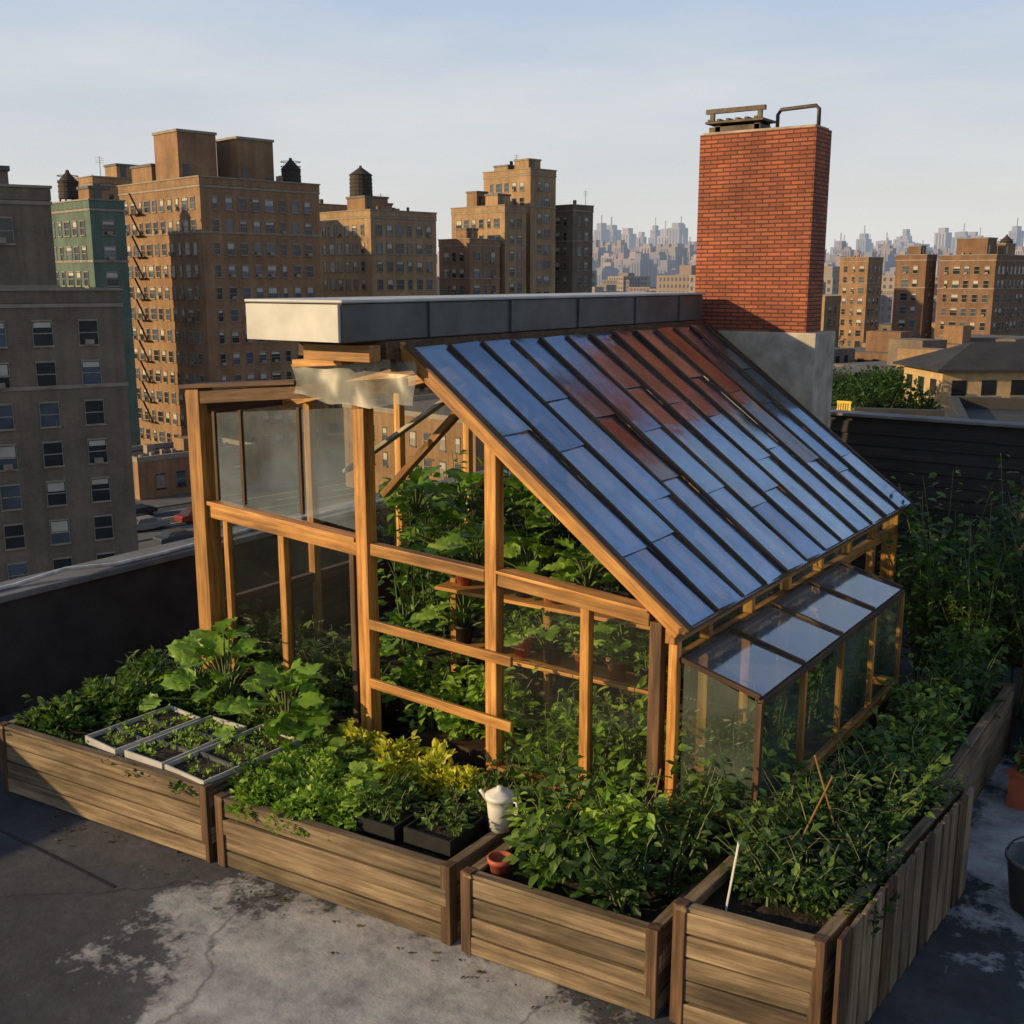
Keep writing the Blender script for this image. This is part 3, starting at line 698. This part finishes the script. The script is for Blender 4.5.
# ================================================================ CITY
c35, s35 = math.cos(math.radians(35)), math.sin(math.radians(35))
def W(r, h, z=0): return Vector((r * c35 - h * s35, r * s35 + h * c35, z))   # camera right/forward axes -> world
GZ = -22.0
def citywall(name, col, var=.25, bs=3.0):
    m, nt, o = nmat(name)
    v = coords(nt); n = noise(nt, v, .25, 5, .65); n2 = noise(nt, v, bs, 4)
    lo = tuple(c * (1 - var) for c in col); hi = tuple(c * (1 + var) for c in col)
    c = ramp(nt, n, [(.3, lo), (.7, hi)])
    c = mixc(nt, .35, c, ramp(nt, n2, [(.3, (.6, .6, .6)), (.7, (1.3, 1.3, 1.3))]), 'MULTIPLY')
    vs = coords(nt, (1.2, 1.2, .06)); n3 = noise(nt, vs, 1.0, 4)
    c = mixc(nt, .5, c, ramp(nt, n3, [(.35, (.62, .6, .6)), (.65, (1.1, 1.1, 1.1))]), 'MULTIPLY')
    vb = coords(nt, (0.01, 0.01, 1)); wv = N(nt, 'ShaderNodeTexWave', Scale=1.6, bands_direction='Z'); L(nt, vb, wv.inputs['Vector'])
    c = mixc(nt, .25, c, ramp(nt, wv.outputs['Fac'], [(0, (.6, .6, .6)), (.3, (1.05, 1.05, 1.05))]), 'MULTIPLY')
    finish(nt, o, c, .9, bump=n2, bs=.3, bd=.05); return m
CW_brown = citywall('brick_brown', (.27, .16, .085))
CW_tan = citywall('brick_tan', (.35, .225, .12))
CW_grey = citywall('brick_grey', (.17, .135, .10))
CW_teal = citywall('render_teal', (.10, .15, .12))
CW_red = citywall('brick_redbrown', (.20, .115, .07))
CW_trim = simple('stone_trim', (.26, .22, .175), .85, 1, .2)
WG_dark = simple('window_dark', (.02, .024, .03), .12, .3, .4, 0)
WG_blue = simple('window_sky', (.07, .09, .115), .08, .3, .4, 0)
WG_blind = simple('window_blind', (.42, .39, .33), .7, .3, .2, 0)
W_frame = simple('window_frame', (.22, .20, .17), .7)
def facade(A, Wd, z0, z1, axis, face, fh=3.0, bay=3.0, ww=1.15, wh=1.65, seed=0, off=0.0):
    rr = random.Random(seed); nb = max(1, int((Wd - 1.2) / bay)); m0 = (Wd - nb * bay) / 2
    nfl = int((z1 - z0 - .8) / fh)
    pos, sgn = face
    def bx(u0, u1, d0, d1, a, b_, m):
        lo, hi = sorted((pos + sgn * d0, pos + sgn * d1))
        if axis == 'x': A.box(u0 + off, u1 + off, lo, hi, a, b_, m)
        else: A.box(lo, hi, u0 + off, u1 + off, a, b_, m)
    for f in range(nfl):
        zb = z1 - 1.0 - (f + 1) * fh + .9
        for b in range(nb):
            u = m0 + (b + .5) * bay
            wd = ww * (1.35 if (b * 7 + seed) % 5 == 2 else .72 if (b * 7 + seed) % 5 == 4 else 1)
            q = rr.random(); mt = 2 if q < .55 else 3
            bx(u - wd / 2, u + wd / 2, 0, .02, zb, zb + wh, mt)
            if rr.random() < .5: bx(u - wd / 2 + .06, u + wd / 2 - .06, .02, .03, zb + wh * rr.choice([.45, .6, .75]), zb + wh - .06, 4)
            bx(u - wd / 2, u + wd / 2, .02, .06, zb + wh * .48, zb + wh * .53, 5)
            bx(u - wd / 2 - .1, u + wd / 2 + .1, 0, .16, zb - .14, zb, 1)
            bx(u - wd / 2 - .05, u + wd / 2 + .05, 0, .10, zb + wh, zb + wh + .14, 1)
            bx(u - wd / 2 - .05, u - wd / 2, 0, .08, zb, zb + wh, 5); bx(u + wd / 2, u + wd / 2 + .05, 0, .08, zb, zb + wh, 5)
            if rr.random() < .16: bx(u - .32, u + .32, .05, .42, zb, zb + .4, 1)
def building(name, r, h, W1, W2, zt, wall, theta=45, fh=3.0, bay=3.0, seed=1, z0=GZ, bands=True, sides=True, roof=None, ww=1.15, wh=1.65, parent=None):
    E = parent or empty(name, W(r, h, 0), math.radians(theta + 35))
    A = Acc(); A.box(0, W1, 0, W2, z0, zt)
    p = .35
    A.box(-.06, W1 + .06, -.06, p, zt + .002, zt + .9); A.box(-.06, W1 + .06, W2 - p, W2 + .06, zt + .002, zt + .9)
    A.box(-.06, p, p, W2 - p, zt + .002, zt + .9); A.box(W1 - p, W1 + .06, p, W2 - p, zt + .002, zt + .9)
    A.box(-.18, W1 + .18, -.18, p + .05, zt + .9, zt + 1.08, 1); A.box(-.18, W1 + .18, W2 - p - .05, W2 + .18, zt + .9, zt + 1.08, 1)
    A.box(-.18, p + .05, p + .05, W2 - p - .05, zt + .9, zt + 1.08, 1); A.box(W1 - p - .05, W1 + .18, p + .05, W2 - p - .05, zt + .9, zt + 1.08, 1)
    if bands:
        for zz in (zt - .35, zt - fh * 2 - .35):
            A.box(-.10, W1 + .10, -.10, -.002, zz, zz + .28, 1); A.box(-.10, -.002, 0, W2 + .1, zz, zz + .28, 1)
    A.box(p, W1 - p, p, W2 - p, zt + .003, zt + .03, 6)
    rr = random.Random(seed + 77)
    for _ in range(int(W1 * W2 / 22)):
        x, y = rr.uniform(1, W1 - 2), rr.uniform(1, W2 - 2); hh = rr.uniform(.8, 2.2); s_ = rr.uniform(.25, .8)
        A.box(x, x + s_, y, y + s_, zt + .03, zt + .03 + hh, rr.choice([0, 1, 6]))
    x = rr.uniform(1, W1 - 1); y = rr.uniform(1, W2 - 1); A.tube([(x, y, zt), (x, y, zt + 4.2)], .05, 5, 1)
    for k in range(3): A.box(x - .7, x + .7, y - .02, y + .02, zt + 3.2 + k * .35, zt + 3.24 + k * .35, 1)
    facade(A, W1, z0, zt, 'x', (0, -1), fh, bay, ww, wh, seed)
    facade(A, W2, z0, zt, 'y', (0, -1), fh, bay, ww, wh, seed + 11)
    if sides: facade(A, W1, z0, zt, 'x', (W2, 1), fh, bay, ww, wh, seed + 5); facade(A, W2, z0, zt, 'y', (W1, 1), fh, bay, ww, wh, seed + 6)
    A.make('tower', [wall, CW_trim, WG_dark, WG_blue, WG_blind, W_frame, M_greyroof], E)
    return E
def rooftop_box(E, x0, x1, y0, y1, z0, z1, wall, cap=M_metal):
    A = Acc(); A.box(x0, x1, y0, y1, z0, z1); A.box(x0 - .15, x1 + .15, y0 - .15, y1 + .15, z1 + .002, z1 + .35, 1)
    A.box(x0 + .6, x0 + 1.5, y0 - .05, y0 - .002, z0 + .2, z0 + 2.2, 2); A.make('bulkhead', [wall, cap, WG_dark], E)
def watertank(E, x, y, z, r_=1.7, hh=3.2, leg=2.2):
    A = Acc()
    for sx in (-1, 1):
        for sy in (-1, 1): A.box(x + sx * r_ * .65 - .1, x + sx * r_ * .65 + .1, y + sy * r_ * .65 - .1, y + sy * r_ * .65 + .1, z, z + leg)
    for k in (.3, .9):
        A.box(x - r_ * .65, x + r_ * .65, y - r_ * .65 - .05, y - r_ * .65 + .05, z + leg * k, z + leg * k + .15)
        A.box(x - r_ * .65 - .05, x - r_ * .65 + .05, y - r_ * .65, y + r_ * .65, z + leg * k, z + leg * k + .15)
    A.lathe(x, y, [(0, z + leg), (r_, z + leg), (r_ * .96, z + leg + hh), (r_ * 1.06, z + leg + hh), (.25, z + leg + hh + 1.3), (.2, z + leg + hh + 1.6), (0, z + leg + hh + 1.6)], 18)
    for k in range(5): A.lathe(x, y, [(r_ * 1.01, z + leg + .2 + k * .65), (r_ * 1.03, z + leg + .23 + k * .65), (r_ * 1.01, z + leg + .3 + k * .65)], 18)
    A.make('water_tank', [M_tank], E)
E = building('apartment_building', -52.3, 75.5, 25, 14, 1.8, CW_grey, 30, 3.1, 3.3, 3, ww=1.35, wh=1.8)
e2 = empty('upper_block'); e2.parent = E; e2.location = (0, 1.2, 0)
building('x', 0, 0, 20.6, 11, 9.4, CW_grey, 0, 3.1, 3.3, 4, z0=2.9, parent=e2, ww=1.3, wh=1.8)
rooftop_box(E, 15.5, 18, 3, 7, 10, 11.6, CW_grey)
E = building('apartment_building', -51.8, 140, 4.5, 13.4, 12.2, CW_teal, 45, 3.1, 2.2, 7)
watertank(E, 2, 10, 13, 1.3, 2.0, .8); rooftop_box(E, 1, 3.6, 2, 5, 13, 14.6, CW_brown)
E = building('apartment_building', -64, 175, 22, 8, 18, CW_tan, 45, 3.1, 2.8, 8); rooftop_box(E, 5, 9, 2, 6, 19, 21, CW_tan)
E = building('apartment_building', -40.9, 150, 18.9, 22.8, 15.8, CW_brown, 45, 2.95, 2.1, 9, ww=1.05, wh=1.5)
rooftop_box(E, .8, 6.6, 6.5, 13.0, 16.7, 23.0, CW_brown, CW_trim); rooftop_box(E, 9.0, 14.8, 5.0, 10.5, 16.7, 22.6, CW_brown, CW_trim)
rooftop_box(E, 1.5, 7.5, 15.5, 21.5, 16.7, 19.2, CW_brown)
watertank(E, 16.6, 3.4, 16.7, 1.4, 1.8, .4)
A = Acc()
for k in range(11):
    z = 12.6 - k * 2.95
    for y in (15.6,):
        A.box(-1.0, -.05, y, y + 3.0, z, z + .05); A.box(-1.02, -.99, y, y + 3.0, z + .9, z + .94)
        for q in range(7): A.box(-1.02, -.99, y + q * .49, y + q * .49 + .03, z + .05, z + .9)
        A.add([(-.8, y + .2, z + .06), (-.5, y + .2, z + .06), (-.5, y + 2.8, z + 2.95), (-.8, y + 2.8, z + 2.95)], [(0, 1, 2, 3)])
A.make('fire_escape', [M_rust], E)
E = building('apartment_building', -23.6, 190, 14.5, 15.5, 14.0, CW_tan, 45, 3.0, 2.2, 13)
rooftop_box(E, 2, 7, 4, 9, 14.9, 17.2, CW_brown); watertank(E, 5.5, 9.5, 16.0, 2.0, 3.6, 1.8); rooftop_box(E, 8.5, 12, 9, 13, 14.9, 16.6, CW_tan)
E = building('apartment_building', -37, 205, 12, 12, 16.0, CW_tan, 45, 3.0, 2.5, 14)
E = building('apartment_tower', 3.7, 230, 7.5, 13.6, 24.4, CW_tan, 45, 3.1, 2.2, 15); rooftop_box(E, 1.5, 5, 2, 6, 25.3, 27.2, CW_tan, CW_trim); rooftop_box(E, 1.5, 6, 8, 12, 25.3, 26.4, CW_tan)
E = building('apartment_building', -1.4, 222, 6, 15.5, 16.8, CW_tan, 45, 3.1, 2.2, 16); rooftop_box(E, 1, 4.5, 3, 6.5, 17.7, 19.8, CW_tan); rooftop_box(E, 1, 4, 9, 12, 17.7, 20.6, CW_brown)
E = building('apartment_building', -8.1, 216, 8.1, 8.8, 10.2, CW_brown, 45, 3.1, 2.2, 17); rooftop_box(E, 2, 5, 3, 6, 11.1, 13, CW_brown)
E = building('apartment_building', 12.8, 240, 6.5, 6.4, 18.0, CW_grey, 45, 3.1, 2.2, 18)
E = building('apartment_building', 95.3, 260, 5.2, 7.4, 8.2, CW_red, 45, 3.1, 2.4, 19); rooftop_box(E, 1, 3.5, 2, 5, 9, 11, CW_red)
E = building('apartment_building', 107, 250, 29.5, 12.8, 8.0, CW_red, 45, 3.1, 2.3, 20); rooftop_box(E, 2, 7, 3, 10, 9, 12.5, CW_red); rooftop_box(E, 12, 18, 3, 8, 9, 11.5, CW_brown); watertank(E, 20, 6, 9, 1.5, 2.4, 1)
E = building('apartment_building', 104, 330, 9, 9, 9, CW_brown, 45, 3.1, 2.6, 21)
E = building('apartment_building', 78, 280, 8, 8, -1.5, CW_tan, 45, 3.1, 2.6, 22)
E = empty('hip_roof_house', W(42.0, 108), math.radians(35 + 4))
A = Acc(); A.box(0, 22, 0, 9, GZ, -5.2)
A.box(-.9, 22.9, -.9, 9.9, -5.2, -5.0, 1)
A.add([(-.9, -.9, -4.998), (22.9, -.9, -4.998), (22.9, 9.9, -4.998), (-.9, 9.9, -4.998), (5, 4.5, -2.6), (17, 4.5, -2.6)], [(0, 1, 5, 4), (1, 2, 5), (2, 3, 4, 5), (3, 0, 4)], 1)
for f in range(3):
    for k in range(7): A.box(1.0 + k * 3, 2.5 + k * 3, -.03, -.002, -7.6 - f * 3, -6.1 - f * 3, 2); A.box(.8 + k * 3, 2.7 + k * 3, -.12, -.031, -7.75 - f * 3, -7.6 - f * 3, 3)
for k in range(3): A.box(-.03, -.002, 1.2 + k * 2.8, 2.6 + k * 2.8, -7.6, -6.1, 2)
A.make('house', [simple('yellow_render', (.46, .32, .16), .85, 1, .2), M_tar, WG_dark, CW_trim], E)
def flat(name, r, h, w1, w2, zt, th, wall, roof, trim=None):
    E = empty(name, W(r, h), math.radians(35 + th)); A = Acc(); A.box(0, w1, 0, w2, GZ, zt)
    A.box(-.1, w1 + .1, -.1, .3, zt + .002, zt + .6, 2); A.box(-.1, w1 + .1, w2 - .3, w2 + .1, zt + .002, zt + .6, 2); A.box(-.1, .3, .3, w2 - .3, zt + .002, zt + .6, 2); A.box(w1 - .3, w1 + .1, .3, w2 - .3, zt + .002, zt + .6, 2)
    A.box(.3, w1 - .3, .3, w2 - .3, zt + .003, zt + .03, 1)
    if w1 > 10:
        A.box(w1 * .5, w1 * .5 + 2.2, w2 * .4, w2 * .4 + 2.6, zt + .03, zt + 1.6, 0); A.box(w1 * .25, w1 * .25 + 1, w2 * .6, w2 * .6 + 1, zt + .03, zt + 1.1, 2)
        A.tube([(w1 * .7, w2 * .3, zt), (w1 * .7, w2 * .3, zt + 1.5)], .15, 8, 2)
        for k in range(8): A.box(w1 * (.08 + .11 * k), w1 * (.08 + .11 * k) + .5, w2 * (.2 + .08 * (k % 5)), w2 * (.2 + .08 * (k % 5)) + .5, zt + .03, zt + .5 + .1 * (k % 3), 2)
    facade(A, w1, GZ, zt - .3, 'x', (0, -1), 3.0, 2.6, 1.1, 1.6, 3); facade(A, w2, GZ, zt - .3, 'y', (0, -1), 3.0, 2.6, 1.1, 1.6, 4)
    A.make('block', [wall, roof, trim or CW_trim, WG_blue, WG_blind, W_frame], E); return E
flat('flat_roof_building', 18.5, 44, 34, 18, -3.4, -19, CW_grey, M_tar, M_tar)
flat('flat_roof_building', 42, 80, 26, 12, -6.6, -10, CW_brown, M_tar, M_metal)
flat('flat_roof_building', -4, 120, 40, 24, -12.0, 45, CW_brown, M_greyroof)
flat('flat_roof_building', 12.4, 43, 5.2, 7.5, -2.75, -16, CW_grey, M_tar, M_tar)
# yellow garden chair on the neighbouring roof
E = empty('garden_chair', W(14.55, 48.0, -2.71), math.radians(35 + 150)); A = Acc()
for x in (-.28, .25):
    for y in (-.28, .25): A.box(x, x + .05, y, y + .05, 0, .46 if y < 0 else 1.05)
A.box(-.30, .32, -.30, .30, .44, .49)
for k in range(5): A.box(-.24 + k * .10, -.18 + k * .10, .26, .29, .49, 1.02)
A.box(-.30, .32, .25, .31, .98, 1.08)
for x in (-.32, .27): A.box(x, x + .07, -.30, .26, .68, .72); A.box(x + .01, x + .05, -.28, -.24, .49, .68)
A.make('frame', [M_yellow], E)

m, nt, o = nmat('city_ground'); v = coords(nt); n = noise(nt, v, .02, 5); n2 = noise(nt, v, .004, 4)
c = mixc(nt, ramp(nt, n2, [(.4, (0, 0, 0)), (.6, (1, 1, 1))]), ramp(nt, n, [(.3, (.07, .065, .06)), (.7, (.15, .14, .13))]), ramp(nt, n, [(.3, (.04, .06, .03)), (.7, (.11, .11, .08))]))
finish(nt, o, c, .95)
obj('ground', [(-14000, -14000, GZ - .02), (14000, -14000, GZ - .02), (14000, 14000, GZ - .02), (-14000, 14000, GZ - .02)], [(0, 1, 2, 3)], m)
RDa = math.radians(35 + 45)
E = empty('road', W(-52, 104), RDa)
A = Acc(); A.box(-120, 260, -5.5, 5.5, GZ - .015, GZ, 0); A.make('carriageway', [M_road], E)
A = Acc(); A.box(-120, 260, -8.5, -5.5, GZ - .015, GZ + .13, 0); A.box(-120, 260, 5.5, 8.5, GZ - .015, GZ + .13, 0); A.make('pavement', [M_side], E)
A = Acc()
for k in range(40): A.box(-110 + k * 8, -107 + k * 8, -.08, .08, GZ + .002, GZ + .006, 0)
A.box(-120, 260, -3.12, -3.0, GZ + .002, GZ + .006); A.box(-120, 260, 3.0, 3.12, GZ + .002, GZ + .006); A.make('road_markings', [M_paint], E)
E = empty('road', W(-52, 104), RDa + math.pi / 2)
A = Acc(); A.box(8.6, 220, -5, 5, GZ - .015, GZ - .004, 0); A.box(-220, -8.6, -5, 5, GZ - .015, GZ - .004, 0); A.make('carriageway', [M_road], E)
obj('pavement_forecourt', [W(-75, 108, GZ - .008), W(-20, 60, GZ - .008), W(0, 150, GZ - .008), W(-60, 190, GZ - .008)], [(0, 1, 2, 3)], M_side)
def car(r, h, ang, col):
    E = empty('parked_car', W(r, h, GZ), math.radians(35 + ang)); m_ = simple('car_paint', col, .3, 2, .05, 0)
    prof = [(-2.2, .35), (-2.2, .75), (-2.05, .9), (-1.5, .97), (-1.05, 1.42), (.55, 1.45), (1.15, .98), (1.95, .88), (2.2, .7), (2.2, .35)]
    A = Acc(); n = len(prof)
    for s_, yy in ((0, -.85), (1, .85)):
        for x, z in prof: A.v.append((x, yy * (.88 if z > 1.2 else 1), z))
    for i in range(n): j = (i + 1) % n; A.f.append((i, j, j + n, i + n)); A.m.append(0)
    A.f.append(tuple(reversed(range(n)))); A.m.append(0); A.f.append(tuple(range(n, 2 * n))); A.m.append(0)
    for yy in (-1, 1):
        A.add([(-1.32, yy * .862, 1.0), (-1.0, yy * .775, 1.36), (.5, yy * .775, 1.38), (.95, yy * .862, 1.0)], [(0, 1, 2, 3)], 1)
    A.add([(1.12, -.72, 1.02), (1.12, .72, 1.02), (.60, .68, 1.43), (.60, -.68, 1.43)], [(0, 1, 2, 3)], 1); A.add([(-1.50, -.72, 1.0), (-1.50, .72, 1.0), (-1.09, .68, 1.41), (-1.09, -.68, 1.41)], [(0, 1, 2, 3)], 1)
    A.make('body', [m_, M_carglass], E)
    A = Acc()
    for x in (-1.35, 1.35):
        for y in (-.8, .62): A.tube([(x, y, .33), (x, y + .18, .33)], .33, 14)
    A.make('wheels', [M_tyre], E)
for i, (r_, h_, a, c_) in enumerate(((-38, 112, 45, (.22, .22, .22)), (-34, 116.3, 45, (.2, .03, .02)), (-41.5, 119, 45, (.03, .035, .05)), (-33, 106, 45, (.05, .06, .07)))):
    car(r_, h_, a, c_)
# low shop row with roof clutter at the foot of the big block
flat('flat_roof_building', -44, 128, 16, 9, -17.5, 45, CW_brown, M_tar)

def mass(name, n, hmin, hmax, bmin, bmax, zf, wf, mats, seed, avoid=None, wins=False, tall=False):
    rr = random.Random(seed); A = Acc()
    for _ in range(n):
        h = hmin + (hmax - hmin) * rr.random() ** 1.3; b = rr.uniform(bmin, bmax); r_ = b * h
        if avoid and avoid(r_, h): continue
        z = zf(rr, h, b); w1, w2 = wf(rr, h), wf(rr, h); th = math.radians(35 + rr.choice([45, 45, 45, 30])); c = W(r_, h)
        ca, sa = math.cos(th), math.sin(th)
        def addb(x0, x1, y0, y1, z0, z1, mi):
            vs = [(c.x + x * ca - y * sa, c.y + x * sa + y * ca, z_) for x, y, z_ in boxv(x0, x1, y0, y1, z0, z1)]; A.add(vs, BF, mi)
        mi = rr.randrange(len(mats) - 2)
        addb(0, w1, 0, w2, GZ, z, mi); addb(.4, w1 - .4, .4, w2 - .4, z + .01, z + .1, len(mats) - 2)
        if rr.random() < .7: q = rr.uniform(.2, .45); addb(w1 * q, w1 * (q + .3), w2 * q, w2 * (q + .35), z + .1, z + 2 + (w1 * .12), mi)
        if tall:
            z2 = z + h * .004 * rr.uniform(.4, 1.6); addb(w1 * .18, w1 * .8, w2 * .2, w2 * .8, z + .1, z2, mi)
            if rr.random() < .35: addb(w1 * .45, w1 * .52, w2 * .45, w2 * .52, z2, z2 + h * .007, mi)
            for k in range(3): addb(w1 * (.15 + .28 * k), w1 * (.27 + .28 * k), -.3, 0, GZ, z - 3, len(mats) - 1); addb(-.3, 0, w2 * (.15 + .28 * k), w2 * (.27 + .28 * k), GZ, z - 3, len(mats) - 1)
        if wins:
            nf = min(8, int((z - GZ) / 3.2)); nb = int(w1 / 3); nb2 = int(w2 / 3)
            for f in range(nf):
                zz = z - 2.6 - f * 3.2
                for k in range(nb): addb(1 + k * 3, 2.3 + k * 3, -.04, 0, zz, zz + 1.6, len(mats) - 1)
                for k in range(nb2): addb(-.04, 0, 1 + k * 3, 2.3 + k * 3, zz, zz + 1.6, len(mats) - 1)
    return A.make(name, mats)
# distance haze painted into far materials: muted pigment plus a faint bluish emission
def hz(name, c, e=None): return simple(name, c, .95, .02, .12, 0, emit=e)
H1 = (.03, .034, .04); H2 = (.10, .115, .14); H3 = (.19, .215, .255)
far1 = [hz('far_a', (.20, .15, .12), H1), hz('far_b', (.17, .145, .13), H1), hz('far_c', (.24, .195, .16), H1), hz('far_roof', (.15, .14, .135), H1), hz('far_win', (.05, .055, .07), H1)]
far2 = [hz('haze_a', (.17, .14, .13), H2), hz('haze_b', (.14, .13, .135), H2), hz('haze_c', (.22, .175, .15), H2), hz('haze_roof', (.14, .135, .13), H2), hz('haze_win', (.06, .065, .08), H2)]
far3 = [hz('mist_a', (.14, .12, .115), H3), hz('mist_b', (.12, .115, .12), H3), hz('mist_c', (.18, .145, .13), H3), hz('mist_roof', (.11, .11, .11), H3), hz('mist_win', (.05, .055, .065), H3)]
near = [CW_brown, CW_tan, CW_red, CW_grey, M_greyroof, WG_dark]
def av(r_, h):
    if h < 235 and r_ < 22: return True
    if h < 135 and r_ > 14: return True
    if 225 < h < 330 and 70 < r_ < 150: return True
    return False
mass('lowrise_blocks', 150, 150, 420, -.1, .62, lambda q, h, b: q.uniform(-16, -8), lambda q, h: q.uniform(9, 20), near, 4, av, True)
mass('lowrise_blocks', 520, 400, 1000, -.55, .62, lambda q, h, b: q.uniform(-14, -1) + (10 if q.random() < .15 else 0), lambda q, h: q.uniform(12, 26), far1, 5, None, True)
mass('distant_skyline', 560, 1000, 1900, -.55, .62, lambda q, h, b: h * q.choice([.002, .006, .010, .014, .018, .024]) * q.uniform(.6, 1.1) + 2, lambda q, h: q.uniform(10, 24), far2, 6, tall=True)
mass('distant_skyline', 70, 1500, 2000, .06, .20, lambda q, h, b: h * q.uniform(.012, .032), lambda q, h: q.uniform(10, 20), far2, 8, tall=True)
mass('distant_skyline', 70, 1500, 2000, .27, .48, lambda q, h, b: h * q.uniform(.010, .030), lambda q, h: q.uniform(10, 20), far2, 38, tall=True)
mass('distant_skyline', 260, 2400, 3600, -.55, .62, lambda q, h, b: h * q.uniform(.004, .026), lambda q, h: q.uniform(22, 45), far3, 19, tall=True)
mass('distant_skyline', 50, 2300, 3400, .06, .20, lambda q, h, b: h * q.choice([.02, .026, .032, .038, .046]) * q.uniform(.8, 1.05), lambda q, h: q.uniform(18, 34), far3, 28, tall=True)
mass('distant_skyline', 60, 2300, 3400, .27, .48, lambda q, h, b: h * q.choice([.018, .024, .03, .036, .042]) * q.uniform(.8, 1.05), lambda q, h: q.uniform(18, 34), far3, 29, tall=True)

def tree(r_, h, H, cr, n=1500, l=.55, mt=LM_mid):
    P = Plant(); c = W(r_, h, GZ)
    P.st.tube([c, c + Vector((.1, 0, H * .3)), c + Vector((0, .2, H * .6))], [.35, .26, .14], 8)
    for k in range(7):
        a = k * .9; q = c + Vector((0, 0, H * (.3 + .05 * k)))
        e = q + Vector((math.cos(a) * cr * .7, math.sin(a) * cr * .7, H * .28)); P.st.tube([q, q.lerp(e, .5) + Vector((0, 0, .3)), e], [.14, .09, .03], 5)
    for k in range(13):
        a = R.random() * 6.28; q = cr * math.sqrt(R.random()) * .75; z = H * R.uniform(.5, .88)
        P.mound((c.x + math.cos(a) * q, c.y + math.sin(a) * q, c.z + z), cr * .38, cr * .38, H * .17, n // 13, l)
    P.make('street_tree', mt, T_leaf, M_bark)
for r_, h, H, cr in ((45, 138, 14.5, 5), (50, 143, 14, 5.2), (55, 140, 13.5, 4.8), (41, 136, 13, 4.5), (60, 146, 13, 5), (36, 125, 12.5, 4.6), (44, 155, 14, 5), (31.5, 105, 17, 4.2), (35, 104, 17.5, 4.5), (38.5, 107, 17, 4.2), (33, 112, 16.5, 4.5)):
    tree(r_, h, H, cr, 2000, .48, LM_dark)
P = Plant(); rr = random.Random(3)
for _ in range(330):
    h = rr.uniform(160, 900); b = rr.uniform(-.1, .6); c = W(b * h, h, GZ)
    if av(b * h, h): continue
    P.mound((c.x, c.y, c.z + 3), 6, 6, 9, 110, 1.4)
P.make('distant_trees', LM_dark, T_tri)

# ================================================================ LIGHT, SKY, CAMERA
el = math.radians(16); az = (-.60, -.80)
sd = Vector((az[0] * math.cos(el), az[1] * math.cos(el), math.sin(el)))
sun = bpy.data.lights.new('sun', 'SUN'); sun.energy = 5.0; sun.angle = math.radians(.6); sun.color = (1.0, .72, .37)
so = bpy.data.objects.new('sun', sun); COL.objects.link(so); so.rotation_mode = 'QUATERNION'; so.rotation_quaternion = sd.to_track_quat('Z', 'Y')
w = bpy.data.worlds.new('World'); scene.world = w; w.use_nodes = True; nt = w.node_tree; nt.nodes.clear()
o = nt.nodes.new('ShaderNodeOutputWorld'); bg = N(nt, 'ShaderNodeBackground', Strength=.13)
sk = nt.nodes.new('ShaderNodeTexSky'); sk.sky_type = 'NISHITA'; sk.sun_disc = False; sk.sun_elevation = el; sk.sun_rotation = math.atan2(az[0], az[1]) % (2 * math.pi)
sk.altitude = 50; sk.air_density = 1.0; sk.dust_density = 1.2; sk.ozone_density = 1.2
tc = nt.nodes.new('ShaderNodeTexCoord')
sp = N(nt, 'ShaderNodeSeparateXYZ'); L(nt, tc.outputs['Generated'], sp.inputs[0])
mp = N(nt, 'ShaderNodeMapping'); mp.inputs['Scale'].default_value = (1.2, 1.2, 6.5); mp.inputs['Rotation'].default_value = (.05, .08, 0); L(nt, tc.outputs['Generated'], mp.inputs[0])
cn = noise(nt, mp.outputs[0], 2.2, 5, .55)
hcol = ramp(nt, sp.outputs['Z'], [(0, (.86, .83, .77)), (.08, (.80, .81, .81)), (.25, (.54, .68, .88)), (.55, (.26, .40, .72))])
hcol = mixc(nt, 1.0, hcol, (6.6, 6.6, 6.6), 'MULTIPLY')
hf = ramp(nt, sp.outputs['Z'], [(0, (.95,) * 3), (.25, (.92,) * 3), (.55, (.45,) * 3), (.8, (.05,) * 3)])
base = mixc(nt, hf, sk.outputs[0], hcol)
cm = ramp(nt, cn, [(.42, (0, 0, 0)), (.75, (.6, .6, .6))])
lowc = ramp(nt, sp.outputs['Z'], [(.3, (1, 1, 1)), (.6, (.25, .25, .25))])
cm = mixc(nt, 1.0, cm, lowc, 'MULTIPLY')
cc = mixc(nt, cm, base, (6.0, 6.0, 5.9))
L(nt, cc, bg.inputs[0]); L(nt, bg.outputs[0], o.inputs[0])
cam = bpy.data.cameras.new('camera'); co = bpy.data.objects.new('camera', cam); COL.objects.link(co)
cam.sensor_width = 36; cam.lens = 36 * 1103 / 1024; cam.clip_end = 30000; cam.clip_start = .05
co.location = (0, 0, 3.5); co.rotation_euler = (math.radians(90 - 11.88), 0, math.radians(35))
scene.camera = co
scene.view_settings.view_transform = 'Standard'; scene.view_settings.look = 'None'; scene.view_settings.exposure = 0
